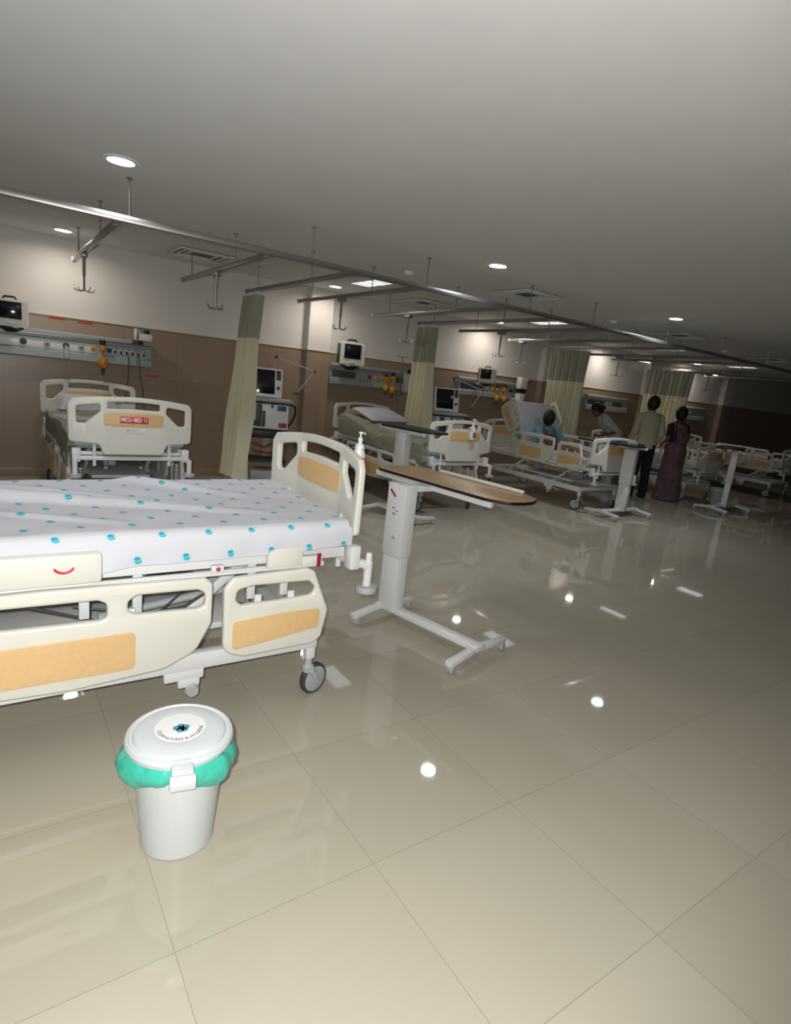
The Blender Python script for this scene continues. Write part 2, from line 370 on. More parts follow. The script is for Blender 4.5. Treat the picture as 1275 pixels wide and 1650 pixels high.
for x, y, n in ((11.35, WY-.08, 'behind the standing woman'), (14.15, WY-.08, 'farthest to the right')):
    t = empty('rail_glare_streak', 'slim yellowish glowing tube added for rail glare high on the wall '+n, 'glare streak', (x, y, 2.47), 0, 'rail glare streaks')  # added glowing tube imitating yellow glare on the rails
    MB().box((0, .04, 0), (.62, .05, .05), .008).build('streak_backing', M['white'], t)
    MB().tube([(-.29, -.0, -.01), (.29, -.0, -.01)], .014, 12).build('tube', M['streak_glow'], t)

# ------------------------------------------------------------------ ceiling rails
ZR, YM = 2.35, 4.55
def rod(t, x, y): MB().tube([(x, y, .012), (x, y, HC-ZR-.004)], .005, 8).lathe([(.02, HC-ZR-.008), (.02, HC-ZR)], (x, y, 0), 12).build('hanger_rod', M['rail'], t)
t = empty('main_ceiling_rail', 'long aluminium ceiling rail running down the whole ward along the aisle', 'ceiling rail', (0, YM, ZR))
MB().box((7.0, 0, 0), (19, .035, .045), .006).build('rail_channel', M['rail'], t)
for x in (-.6, .8, 2.15, 3.3, 4.65, 5.7, 7.2, 8.6, 10.0, 11.5, 13.0): rod(t, x, 0)
RX = [(.75, 'iv', 'first from the left'), (1.83, 'iv', 'above the first bay'), (2.58, 'c', 'carrying the nearest cream curtain'), (3.27, 'iv', 'beside the lit pilaster'),
      (4.40, 'iv', 'above the second bed'), (5.17, 'c', 'carrying the second curtain'), (5.97, 'iv', 'just past the second curtain'), (7.04, 'iv', 'above the patient in bed'), (7.85, 'c', 'carrying the third curtain'),
      (9.0, 'iv', 'above the nurse'), (9.8, 'iv', 'above the standing pair'), (11.12, 'c', 'carrying the farthest curtain'), (12.2, 'iv', 'second last of the ward'), (13.2, 'iv', 'last of the ward'), (-.45, 'iv', 'at the far left edge')]
for x, k, n in RX:
    t = empty('cross_ceiling_rail', 'grey aluminium %s rail crossing to the wall, %s' % ('drip' if k == 'iv' else 'curtain', n), 'ceiling rail', (x, YM, ZR), 0, 'cross rails of the bays')
    mb = MB().box((0, 1.43, 0), (.034, 2.46, .04), .005)
    if k == 'c':
        mb.tube([(0, .2, 0), (.03, .1, 0), (.1, .03, 0), (.2, 0, 0)], .018, 8)
    else: mb.box((0, .12, 0), (.034, .2, .04), .005)
    mb.build('rail_channel', M['rail'], t); MB().box((0, 2.67, 0), (.042, .02, .05), .004).build('end_cap', M['grey'], t)
    rod(t, 0, .9); rod(t, 0, 2.3)
def hanger(x, y, n):
    t = empty('drip_hanger', 'steel drip hanger with four small hooks on the rail '+n, 'drip hanger', (x, y, ZR-.02), 0, 'drip hangers on the ceiling rails')
    MB().box((0, 0, -.018), (.05, .13, .034), .006).build('trolley', M['alu'], t)
    MB().tube([(0, 0, -.03), (0, 0, -.33)], .009, 10).tube([(0, 0, -.03), (0, 0, -.2)], .013, 10).build('pole', M['alu'], t)
    for a in range(4):
        c_, s_ = math.cos(a*PI/2+.4), math.sin(a*PI/2+.4)
        MB().tube([(0, 0, -.32), (.05*c_, .05*s_, -.335), (.085*c_, .085*s_, -.33), (.1*c_, .1*s_, -.305), (.095*c_, .095*s_, -.295)], .0045, 6).build('hook', M['chrome'], t)
for x, y, n in ((.75, 6.45, 'at the upper left corner'), (1.83, 5.98, 'of the first bay'), (3.27, 6.08, 'in front of the lit pilaster'), (4.40, 6.38, 'above the second bed'), (7.04, 6.93, 'above the patient'), (5.97, 6.3, 'past the second curtain'),
                (9.0, 6.5, 'above the nurse'), (12.2, 6.6, 'near the right edge'), (13.2, 6.7, 'farthest right')): hanger(x, y, n)

# ------------------------------------------------------------------ curtains
def curtain(x, ya, yb, yba, ybb, zb, n, folds=9, sh=0, seed=0):
    t = empty('privacy_curtain', 'cream curtain with a grey mesh top, gathered near the wall, '+n, 'curtain', (x, 0, 0), 0, 'privacy curtains')
    def piece(z0, z1, name, m, ex):
        bm = bmesh.new(); N = folds*12; Z = 12; G = []
        for j in range(Z+1):
            z = z0+(z1-z0)*j/Z; f = 1-(z-zb)/(2.32-zb); row = []
            for i in range(N+1):
                s_ = i/N; y = (ya+(yb-ya)*s_)*(1-f)+(yba+(ybb-yba)*s_)*f
                ph = s_*folds*2*PI+seed+.5*math.sin(3*f+seed); am = (.045+.03*f)*(1+.3*math.sin(s_*7+seed))
                row.append(bm.verts.new((am*math.sin(ph)+sh*f+.01*math.sin(5*z+s_*9), y+.012*math.cos(ph*.5+z*3), z)))
            G.append(row)
        for j in range(Z):
            for i in range(N): bm.faces.new((G[j][i], G[j][i+1], G[j+1][i+1], G[j+1][i]))
        thicken(bm, ex)
        mb = MB(); mb.bm.free(); mb.bm = bm; mb.build(name, m, t, 80)
    piece(zb, 1.80, 'fabric', M['curtain'], .003); piece(1.80, 2.29, 'mesh_header', M['mesh'], .002)
    for i in range(7):
        y = ya+(yb-ya)*(i+.5)/7; MB().tube([(0, y, 2.285), (0, y, 2.325)], .004, 6).box((0, y, 2.326), (.02, .016, .012), .003).build('glider_hook', M['white'], t)
curtain(2.58, 7.17, 6.80, 7.0, 6.42, .18, 'nearest, at the left', 8, -.24, 1)
curtain(5.17, 7.18, 6.80, 7.22, 6.68, .25, 'second, past the pillow bed', 8, -.02, 2)
curtain(7.85, 7.0, 6.22, 6.98, 6.3, .3, 'third, beside the patient', 10, .05, 4)
curtain(11.12, 7.3, 6.3, 7.3, 6.4, .3, 'farthest one', 10, 0, 6)

# ------------------------------------------------------------------ hospital bed
HW = .4915
def bend(x):
    a = abs(x); return 0 if a < .23 else (a-.23)*math.tan(math.radians(11))
CUTS = [x/100 for x in range(-48, 49, 3)]
def arc_top(x): return 1.186-.045*(abs(x)/HW)**2
def board_mesh(t, name):
    top = [(x/100, arc_top(x/100)) for x in range(46, -47, -4)]
    out = [(HW-.004, .80), (HW, .95), (HW, 1.105)]+top+[(-HW, 1.105), (-HW, .95), (-HW+.004, .80)]+[(-.27, .785), (-.235, .70), (.235, .70), (.27, .785)]
    out = rpoly(out, [.03, .02, .045]+[.02]*len(top)+[.045, .02, .03, .03, .03, .03, .03])
    H = []
    for s_ in (-1, 1):
        q = [(s_*.43, 1.09), (s_*.262, 1.118), (s_*.262, 1.055), (s_*.37, .953), (s_*.43, .953)]
        H.append(rpoly(q, .022))
    q = [(.2-x*.1, 1.147-.006*abs(2-x)) for x in range(5)]+[(-.2, 1.078), (0, 1.088), (.2, 1.078)]
    H.append(rpoly([(.205, 1.135)]+[(.1, 1.142), (0, 1.145), (-.1, 1.142)]+[(-.205, 1.135), (-.205, 1.08), (0, 1.087), (.205, 1.08)], .014))
    b = MB(); b.bm.free(); b.bm = plate(out, H, .034, .011, lambda u, v, w_: (u, w_+bend(u)-.05, v), CUTS)
    o = b.build(name, M['cream'], t, 50)
    for sg in (-1, 1):
        wd = MB(); wd.bm.free(); wd.bm = plate(rpoly([(.235, .948), (.235, 1.048), (.12, 1.056), (-.12, 1.056), (-.235, 1.048), (-.235, .948), (-.12, .94), (.12, .94)], .02), [], .006, .0015, lambda u, v, w_: (u, w_+bend(u)-.05+sg*.0175, v))
        wd.build('wood_inlay', M['wood'], o)
    return o
def rail_small(t, sx, y0, zoff, tilt=None, name='side_rail'):
    P_ = [(0, .02), (-.005, .30), (.03, .345), (.36, .355), (.395, .34), (.475, .15), (.45, .02), (.41, -.005), (.09, -.012)]
    P_ = [(a, b) for a, b in P_]; out = rpoly(P_, [.09, .03, .03, .02, .03, .05, .04, .03, .05])
    h = rpoly([(.045, .245), (.05, .29), (.12, .302), (.37, .297), (.405, .262), (.39, .23), (.3, .225), (.07, .222)], .025)
    def fn(u, v, w_): return (sx*(.468+w_), y0+.475-u, zoff+v)
    mb = MB(); mb.bm.free(); mb.bm = plate(out, [h], .036, .012, fn)
    o = mb.build(name, M['cream'], t, 50)
    wd = MB(); wd.bm.free(); wd.bm = plate(rpoly([(.035, .03), (.035, .155), (.24, .168), (.43, .165), (.43, .075), (.2, .045)], .02), [], .006, .0015, lambda u, v, w_: fn(u, v, w_+.0185))
    wd.build('wood_inlay', M['wood'], o)
    for u in (.15, .3): MB().box((sx*.45, y0+.475-u, zoff+.15), (.016, .03, .2), .004).build('rail_arm', M['frame'], o)
    return o
def rail_big(t, sx, y0, zoff):
    # 1.16 m long rail with three grip openings
    P_ = [(0, .17), (0, .335), (.03, .362), (.58, .372), (1.13, .362), (1.16, .335), (1.16, .17), (1.10, .055), (.98, .0), (.5, -.02), (.18, .0), (.06, .055)]
    out = rpoly(P_, [.06, .03, .03, .05, .03, .03, .06, .09, .07, .05, .07, .09])
    H = []
    for a, b in ((.03, .31), (.38, .78), (.85, 1.13)):
        H.append(rpoly([(a, .245), (a, .30), (a+.03, .316), (b-.03, .32), (b, .30), (b, .26), (b-.03, .245), (a+.03, .238)], .025))
    def fn(u, v, w_): return (sx*(.468+w_), y0+u, zoff+v)
    mb = MB(); mb.bm.free(); mb.bm = plate(out, H, .036, .012, fn); o = mb.build('side_rail', M['cream'], t, 50)
    wd = MB(); wd.bm.free(); wd.bm = plate(rpoly([(.285, .03), (.285, .18), (.875, .18), (.875, .03)], .025), [], .006, .0015, lambda u, v, w_: fn(u, v, w_+.0185))
    wd.build('wood_inlay', M['wood'], o)
    for u in (.3, .9): MB().box((sx*.45, y0+u, zoff+.15), (.016, .04, .22), .004).build('rail_arm', M['frame'], o)
    return o
def caster(t, x, y, r=.072, sgn=1, ang=.5):
    c = MB().tube([(x, y, r+.14), (x, y, r+.06)], .018, 12).lathe([(.026, r+.05), (.03, r+.075), (.018, r+.09)], (x, y, 0), 16)
    dx, dy = math.sin(ang)*.04, math.cos(ang)*.04*sgn
    ax = Vector((math.cos(ang), -math.sin(ang)*sgn, 0))
    cx, cy = x+dx, y+dy
    for q in (-1, 1):
        o_ = ax*.022*q
        c.tube([(x+o_.x, y+o_.y, r+.065), ((x+cx)/2+o_.x, (y+cy)/2+o_.y, r+.04), (cx+o_.x, cy+o_.y, r)], [.016, .018, .014], 8)
    o = c.build('caster_fork', M['grey'], t)
    w_ = MB(); w_.lathe([(r-.014, -.014), (r-.006, -.018), (r, -.009), (r, .009), (r-.006, .018), (r-.014, .014)], (0, 0, 0), 28, 'X')
    m = Matrix.Translation((cx, cy, r)) @ Matrix.Rotation(math.atan2(ax.y, ax.x), 4, 'Z'); bmesh.ops.transform(w_.bm, matrix=m, verts=w_.bm.verts); w_.build('tyre', M['rubber'], o)
    w_ = MB(); w_.lathe([(.012, -.022), (.03, -.02), (r-.013, -.015), (r-.013, .015), (.03, .02), (.012, .022)], (0, 0, 0), 24, 'X')
    bmesh.ops.transform(w_.bm, matrix=m, verts=w_.bm.verts); w_.build('hub', M['grey'], o)
def bed(label, loc, rz, dz=0, rails='down', raise_=0, detail=True, wheel=-.5):
    """foot end at local y=0, head at y=2.2; dz lowers or lifts the lying surface"""
    t = empty('hospital_bed', label, 'bed', loc, rz, 'cream hospital beds with wood inlays')
    parts = []
    f = board_mesh(t, 'footboard'); parts.append(f)
    h_ = board_mesh(t, 'headboard'); h_.data = h_.data.copy(); h_.matrix_local = Matrix.Translation((0, 2.2, 0)) @ Matrix.Rotation(PI, 4, 'Z'); parts.append(h_)
    fr = MB()
    for s_ in (-1, 1):
        fr.box((s_*.41, 1.08, .715), (.04, 2.12, .05), .006); fr.box((s_*.435, 1.08, .672), (.02, 1.9, .022), .004)
        fr.box((s_*.447, .62, .672), (.012, .9, .012), .002)
    for y in (.03, .6, 1.2, 1.8, 2.14): fr.box((0, y, .70), (.8, .05, .03), .004)
    fr.box((0, -.02, .665), (.86, .04, .035), .006); fr.box((0, 2.17, .665), (.86, .04, .035), .006)
    parts.append(fr.build('platform_frame', M['frame'], t))
    dk = MB()
    for y0, y1 in ((.06, .52), (.56, .98), (1.02, 1.3)): dk.box((0, (y0+y1)/2, .742), (.84, y1-y0, .014), .004)
    dk.box((0, 1.74, .742), (.84, .84, .014), .004, None) if not raise_ else dk.box((0, 1.34+.4*math.cos(raise_), .742+.4*math.sin(raise_)), (.84, .8, .014), .004, (raise_, 0, 0))
    parts.append(dk.build('deck_panel', M['grey'], t))
    for s_ in (-1, 1):
        for y, sg in ((-.02, -1), (2.17, 1)):
            q = MB().box((s_*.435, y, .69), (.065, .055, .115), .01)
            q.tube([(s_*.435, y, .66), (s_*.45, y+sg*.05, .655), (s_*.455, y+sg*.075, .64)], .022, 10).tube([(s_*.455, y+sg*.08, .665), (s_*.455, y+sg*.08, .535)], .021, 14)
            o = q.build('corner_post', M['frame'], t); parts.append(o)
            MB().lathe([(.03, .548), (.05, .545), (.054, .532), (.05, .517), (.03, .513)], (s_*.455, y+sg*.08, 0), 22).build('bumper_roller', M['grey'], o)
            if detail: MB().lathe([(.016, .66), (.016, .70), (.012, .708)], (s_*.455, y+sg*.08, 0), 14).build('socket_cap', M['frame'], o)
    # sleeves and brackets under the boards
    for y in (-.025, 2.175):
        for x in (-.3, .3): parts.append(MB().tube([(x, y, .60), (x, y, .86)], .014, 10).build('board_bracket', M['frame'], t))
    if detail:
        parts.append(MB().box((-.462, .33, .725), (.03, .16, .085), .01).box((-.45, .2, .70), (.03, .1, .04), .006).build('mattress_guard', M['cream'], t))
        parts.append(MB().box((-.468, .17, .70), (.006, .018, .06), .001).build('red_tag', M['crimson'], t))
        cp = MB().box((-.476, 1.23, .755), (.05, .40, .115), .018).build('control_panel', M['cream'], t); parts.append(cp)
        pts = [(-.505, 1.15+.028*math.cos(a)*1.1, .775-.026*math.sin(a)) for a in [PI*(.1+.8*k/10) for k in range(11)]]
        MB().tube(pts, [.002]+[.0045]*9+[.002], 8).build('red_smile_mark', M['red'], cp)
        lt = MB().box((-.46, .615, .70), (.02, .05, .03), .004).build('rail_latch', M['frame'], t); parts.append(lt); MB().sphere((-.472, .615, .70), .009).build('latch_button', M['red'], lt)
    # lift structure
    z1 = .665; z0 = .33; los = []
    for s_ in (-1, 1):
        for y in (.62, 1.55): los.append(MB().box((s_*.27, y, (z0+z1)/2), (.028, .5, .04), .006, (-.72, 0, 0)).build('lift_arm', M['frame'], t))
        los.append(MB().tube([(s_*.15, .35, .5), (s_*.15, 1.0, .42)], .018, 10).build('actuator_rod', M['grey'], t))
    for y, z in ((.42, .63), (1.35, .63), (.82, .36), (1.75, .36)): los.append(MB().tube([(-.3, y, z), (.3, y, z)], .018, 10).build('cross_tube', M['frame'], t))
    los2 = []
    for x, y in ((-.1, .52), (-.15, 1.25), (.16, 1.6)): los2.append(MB().box((x, y, .57), (.1, .2, .1), .012).box((x, y-.12, .57), (.05, .06, .06), .008).build('motor_housing', M['grey'], t))
    if detail:
        for k, y in enumerate((.30, .45, .9, 1.08)):
            MB().box((-.40, y, .63), (.02, .035, .2), .004).build('rail_support', M['frame'], t)
        MB().tube([(-.2, .4, .6), (-.33, .7, .5), (-.3, 1.0, .46), (-.36, 1.3, .6)], .006, 6).tube([(-.1, .5, .6), (-.25, .8, .44), (-.2, 1.1, .5)], .005, 6).build('cable', M['dgrey'], t)
    # base
    ba = MB()
    for s_ in (-1, 1): ba.box((s_*.405, 1.09, .29), (.045, 1.94, .075), .008)
    for sx in (-1, 1):
        for y in (.145, 2.035): ba.box((sx*.40, y, .245), (.044, .044, .10), .006)
    for y in (.145, 1.09, 2.035): ba.box((0, y, .30), (.77, .06, .05), .006)
    ba.box((0, 1.09, .355), (.5, 1.3, .03), .006)
    bo = ba.build('base_frame', M['frame'], t)
    for x, y, sg in ((-.40, .145, 1), (.40, .145, 1), (-.40, 2.035, -1), (.40, 2.035, -1)): caster(t, x, y, .076, sg, (wheel if y < 1 else -.5) if x < 0 else .6)
    pe = MB().box((-.41, .72, .235), (.03, .16, .05), .008).box((-.41, .70, .20), (.03, .09, .05), .01).build('brake_bracket', M['frame'], bo)
    MB().lathe([(.0, -.014), (.024, -.014), (.03, 0), (.024, .012), (.0, .012)], (-.43, .69, .165), 18, 'X').build('fifth_wheel', M['grey'], bo)
    ml = MB()
    # mattress
    if raise_:
        ml.box((0, .69, .80), (.86, 1.27, .10), .03, None, 3).box((0, 1.32+.4*math.cos(raise_)-.05*math.sin(raise_), .80+.4*math.sin(raise_)), (.86, .86, .10), .03, (raise_, 0, 0), 3)
    else: ml.box((0, 1.08, .80), (.9, 2.1, .10), .03, None, 3)
    parts.append(ml.build('mattress', M['mattress'], t))
    if rails == 'down':
        for s_ in (-1, 1):
            parts.append(rail_small(t, s_, .11, .315)); parts.append(rail_big(t, s_, .635, .31))
    if rails != 'down':
        for y in (.36, 1.05): parts.append(MB().sphere((-.475, y, .60), .026, 10, (.5, 1.3, .8)).build('red_release_handle', M['red'], t))
    if rails == 'up':
        for s_ in (-1, 1):
            parts.append(rail_small(t, s_, .13, .69)); parts.append(rail_big(t, s_, .66, .70))
    if rails == 'patient':
        for s_ in (-1, 1):
            parts.append(rail_small(t, s_, .13, .69))
            r2 = rail_big(t, s_, 0, 0); r2.matrix_local = Matrix.Translation((0, .68, .69)) @ Matrix.Diagonal((1, .74, 1.05, 1)); parts.append(r2)
            r3 = rail_small(t, s_, -.24, -.17); r3.matrix_local = Matrix.Translation((0, 1.62, 1.29)) @ Matrix.Rotation(1.0, 4, 'X'); parts.append(r3)
    if dz:
        for o in parts: o.location.z += dz
        for o in los: o.scale.z = (z1+dz)/z1
        for o in los2: o.location.z += dz
    return t

# near bed, parallel to the wall, foot end towards the aisle
B0 = bed('cream hospital bed nearest the camera, with lowered rails, filling the left foreground', (1.33, 2.635, 0), PI/2, wheel=2.85)
def zf0(x, y):
    # world-like ridges: local x across (0 centre), y along from foot
    z = .868+.012*max(0, x/.45)
    X = 1.33-y
    def ridge(p, q, h, wd):
        d = Vector((q[0]-p[0], q[1]-p[1])); L_ = d.length; d /= L_; v = Vector((X-p[0], x+2.635-p[1])); s_ = v.dot(d); e = abs(v.cross(d))
        k = max(0, min(1, 1-(s_-L_*.5)/(L_*.5))) if s_ > L_*.5 else 1
        k *= max(0, min(1, (s_+.02)/.35))
        return h*k*(.5+.5*math.cos(PI*min(1, e/wd)))
    z += ridge((-.9, 3.13), (1.15, 2.33), .034, .075)+ridge((.35, 3.25), (1.05, 2.68), .022, .065)+ridge((-.2, 2.62), (.5, 2.25), .010, .05)+ridge((-.4, 3.2), (.9, 2.5), .006, .04)
    return z
mb = cloth(-.462, .462, .03, 2.12, zf0, lambda a, y: .125+.02*math.exp(-((y-1.07)/.1)**2)-.03*max(0, (.45-y))*1.2, 90, 190, .012, seed=3.3, wr=.005, uv0=(.086*0+.035, .0265))
sh = mb.build('bed_sheet', M['sheet']); sh.location = (1.33, 2.635, 0); sh.rotation_euler.z = PI/2
tag(sh, 'white bed sheet printed with small turquoise emblems, spread over the nearest bed', 'bed sheet')

# bed of the first bay
def bed_at(label, fx, fy, hx, hy, **kw):
    a = math.atan2(hy-fy, hx-fx)-PI/2
    return bed(label, (fx, fy, 0), a, **kw), a
B1, a1 = bed_at('hospital bed with the red and white number sign on its footboard, at the far left', .985, 5.38, .93, 7.5, dz=-.06, detail=False)
B2, a2 = bed_at('hospital bed with the white pillow and green blanket, beside the lit pilaster', 4.59, 5.28, 4.53, 7.45, dz=-.05, detail=False)
B3, a3 = bed_at('hospital bed with raised rails and raised back in which the patient sits', 7.20, 5.0, 7.22, 7.1, dz=-.12, rails='patient', raise_=math.radians(58), detail=False)
B4, a4 = bed_at('hospital bed with raised rails behind the standing woman', 10.45, 5.3, 10.45, 7.4, dz=-.19, rails='up', detail=False)
B5, a5 = bed_at('hospital bed farthest down the ward at the right edge', 13.5, 5.2, 13.5, 7.3, dz=-.15, rails='up', detail=False)

def sign(parent_loc, rz, z):
    t = empty('bed_number_sign', 'red sign with bright white bed number lettering on the far left footboard', 'sign', parent_loc, rz)
    MB().box((0, 0, z), (.222, .004, .052), .001).build('sign_plate', M['red'], t)
    text('MICU BED 11', .0455, M['signwhite'], t, Matrix.Translation((0, -.0025, z)) @ FRONT @ Matrix.Diagonal((.80, 1, 1, 1)), bold=.0012)
    t2 = empty('name_label', 'small white paper label below the red number sign on the footboard', 'label', parent_loc, rz)
    MB().box((.01, .004, z-.09), (.16, .002, .035)).build('paper', M['white'], t2); text('BED NO.  11', .02, M['greyprint'], t2, Matrix.Translation((-.01, .0025, z-.088)) @ FRONT)
sign((.985, 5.38-.0735, 0), a1, .938)

def blanket(B, a, y0, y1, zf, drop, label, m='blanket', seed=0, w_=.47):
    o = cloth(-w_, w_, y0, y1, zf, drop, 24, 40, .014, wr=.018, seed=seed, thick=.008).build('blanket', M[m]); o.location = B.location; o.rotation_euler = B.rotation_euler
    return tag(o, label, 'blanket', 'blankets on the beds')
def pillow(B, x, y, z, label, sx=.6, sy=.38, sz=.13, rx=.15, rz=0):
    mb = MB(); bmesh.ops.create_grid(mb.bm, x_segments=20, y_segments=14, size=1); top = list(mb.bm.verts)
    def hgt(u, v): return max(0, (1-abs(u)**3.2))**.5*max(0, (1-abs(v)**3.2))**.5
    mb.bm.free(); bm = bmesh.new(); N1, N2 = 20, 14; G = {}
    for sgn in (1, -1):
        for i in range(N1+1):
            for j in range(N2+1):
                u, v = 2*i/N1-1, 2*j/N2-1; hh = hgt(u, v)
                if hh < 1e-4 and sgn == -1: G[(sgn, i, j)] = G[(1, i, j)]; continue
                k = 1-.06*(1-abs(v))*abs(u)**4
                G[(sgn, i, j)] = bm.verts.new((u*sx/2*k, v*sy/2, sgn*hh*sz/2+.006*noise.noise(Vector((u*3, v*3, sgn+z)))))
        for i in range(N1):
            for j in range(N2):
                q = [G[(sgn, i, j)], G[(sgn, i+1, j)], G[(sgn, i+1, j+1)], G[(sgn, i, j+1)]]
                try: bm.faces.new(q if sgn == 1 else q[::-1])
                except ValueError: pass
    mb = MB(); mb.bm.free(); mb.bm = bm; o = mb.build('pillow', M['pillow'])
    o.matrix_world = Matrix.Translation(B.location) @ B.rotation_euler.to_matrix().to_4x4() @ Matrix.Translation((x, y, z)) @ Euler((rx, 0, rz)).to_matrix().to_4x4()
    return tag(o, label, 'pillow', 'pillows')
bpy.context.view_layer.update()
blanket(B1, a1, .10, 1.75, lambda x, y: .80+.03*math.sin(y*4+x*3)+.04*max(0, y-1.2), lambda s_, y: .24+.05*math.sin(y*5), 'crumpled grey green blanket on the far left bed', seed=1)
pillow(B1, -.05, 1.9, .885, 'pale lilac pillow against the headboard of the far left bed', rx=.3)
blanket(B2, a2, .12, 2.05, lambda x, y: .82+.02*math.sin(y*5+x*3)+.16*max(0, y-1.1), lambda s_, y: .20+.05*math.sin(y*4), 'grey green blanket draped over the bed beside the pilaster', seed=2)
pillow(B2, .06, 1.80, 1.0, 'large white pillow on the bed beside the pilaster', .72, .50, .12, .25, .1)
blanket(B3, a3, .12, 1.2, lambda x, y: .70+.035*math.cos(x*6)+.04*math.exp(-((y-.6)/.3)**2), lambda s_, y: .08, 'white sheet over the legs of the patient in bed', 'linen', 3, .42)
blanket(B4, a4, .12, 1.95, lambda x, y: .64+.02*math.sin(y*5), lambda s_, y: .1, 'pale cover on the bed behind the standing woman', 'linen', 4, .42)
blanket(B5, a5, .12, 1.95, lambda x, y: .68+.02*math.sin(y*5), lambda s_, y: .1, 'grey green cover on the farthest bed', 'blanket', 5, .42)
pillow(B3, .0, 1.63, 1.14, 'white pillow upright behind the sitting patient', .6, .5, .13, 1.02)

# ------------------------------------------------------------------ overbed tables
def overbed(label, loc, rz, ztop, top_u=(-.27, .80), v0=-.03, wid=.40, base_rz=0, top_m='tabletop', detail=True, base_u=(-.06, .69), side_col=False):
    """u (local x) along the table, v (local y) across"""
    t = empty('overbed_table', label, 'overbed table', loc, rz, 'wheeled overbed tables')
    u0, u1 = top_u; vm = v0+wid/2; hw = wid/2
    out = rpoly([(u0+.05, v0), (u1-.16, v0), (u1-.03, v0+.07), (u1, v0+.16), (u1, v0+wid-.16), (u1-.03, v0+wid-.07), (u1-.16, v0+wid), (u0+.05, v0+wid), (u0, v0+wid-.08), (u0, v0+.08)], .07, 6)
    mb = MB(); mb.bm.free(); mb.bm = plate(out, [], .018, .003, lambda a, b, c: (a, b, ztop-.013+c)); tp = mb.build('tabletop', M['black'], t)
    mb = MB(); mb.bm.free(); mb.bm = plate([((a-(u0+u1)/2)*.992+(u0+u1)/2, (b-vm)*.985+vm) for a, b in out], [], .004, .0005, lambda a, b, c: (a, b, ztop-.003+c)); mb.build('laminate', M[top_m], tp)
    if detail:
        MB().box(((u0+u1)/2+.05, v0+wid-.02, ztop+.010), ((u1-u0)*.62, .02, .02), .004).build('raised_lip', M['cream'], tp)
    ch = MB().box(((u0+u1)/2-.06, v0+.035, ztop-.042), ((u1-u0)*.88, .03, .034), .003).box(((u0+u1)/2-.06, v0+.16, ztop-.042), ((u1-u0)*.7, .03, .034), .003)
    ch.build('support_channel', M['frame'], t)
    zc = ztop-(.018 if side_col else .055)
    if side_col:
        MB().box((0, .17, ztop-.048), (.11, .30, .03), .005).box((0, .05, ztop-.045), (.11, .05, .04), .005).build('side_bracket', M['frame'], t)
    co = MB().box((0, .0, .08+(zc*.4)/2), (.148, .088, zc*.4), .008).box((0, .0, (zc+.09)/2), (.138, .078, zc-.10), .006).box((0, .0, .08+zc*.4+(zc-.08-zc*.4)/2), (.165, .10, zc-.08-zc*.4), .008).build('column', M['frame'], t)
    if detail:
        s_ = MB().box((0, 0, 0), (.062, .002, .014), .0005); m = Matrix.Translation((-.03, -.051, zc-.06)) @ Matrix.Rotation(math.radians(38), 4, 'Y')
        bmesh.ops.transform(s_.bm, matrix=m, verts=s_.bm.verts); s_.build('red_sticker', M['crimson'], co)
        n_ = MB()
        for dx, dz_, w_ in ((-.012, -.15, .02), (-.006, -.185, .026), (.018, -.165, .014)): n_.box((dx, -.0505, zc+dz_), (w_, .0015, .009))
        n_.build('printed_note', M['greyprint'], co)
        MB().lathe([(.0, -.012), (.012, -.012), (.012, .012), (0, .012)], (.02, -.05, zc-.33), 12, 'Y').build('height_knob', M['grey'], co)
    R_ = Matrix.Rotation(base_rz, 4, 'Z')
    def place(mb_, nm, m, par):
        bmesh.ops.transform(mb_.bm, matrix=R_, verts=mb_.bm.verts); return mb_.build(nm, m, par)
    bu0, bu1 = base_u
    be = place(MB().box(((bu0+bu1)/2, 0, .088), (bu1-bu0+.03, .075, .034), .005), 'base_beam', M['frame'], t)
    for u in (bu0, bu1):
        fo = MB(); 
        for s_ in (-1, 1): fo.box((u, s_*.13, .088-.012), (.045, .28, .034), .005, (-s_*.09, 0, 0))
        fo.box((u, 0, .09), (.046, .1, .036), .005)
        foo = place(fo, 'foot_bar', M['frame'], t)
        for s_ in (-1, 1):
            y = s_*.245; k = MB().tube([(u, y, .07), (u, y, .05)], .008, 8).box((u, y+.006, .044), (.034, .028, .022), .008)
            k.lathe([(.0, -.02), (.02, -.02), (.025, -.014), (.025, -.006), (.018, -.004), (.018, .004), (.025, .006), (.025, .014), (.02, .02), (0, .02)], (u, y+.012, .025), 16, 'X')
            place(k, 'caster', M['grey'], foo)
    return t
RZT = math.atan2(-.993, .12)
overbed('wheeled overbed table with a brown wood top and white column, in the centre foreground', (2.06, 2.84, 0), RZT, .912, (-.52, .66), .175, .40, math.radians(6), side_col=True)
overbed('overbed table with a white column standing by the bed with the white pillow', (3.70, 5.2, 0), math.radians(-83), 1.02, (-.4, .45), -.05, .38, 0, 'black', False, (-.3, .35))
overbed('overbed table with a black top at the foot of the patient bed', (7.19, 4.72, 0), math.radians(100), 1.0, (-.14, .80), -.20, .38, math.radians(-100), 'black', False, (-.42, .34))
overbed('overbed table with a black top near the right edge of the photo', (9.85, 4.62, 0), math.radians(22), 1.045, (-.28, .75), -.1, .38, math.radians(-22), 'black', False, (-.4, .35))

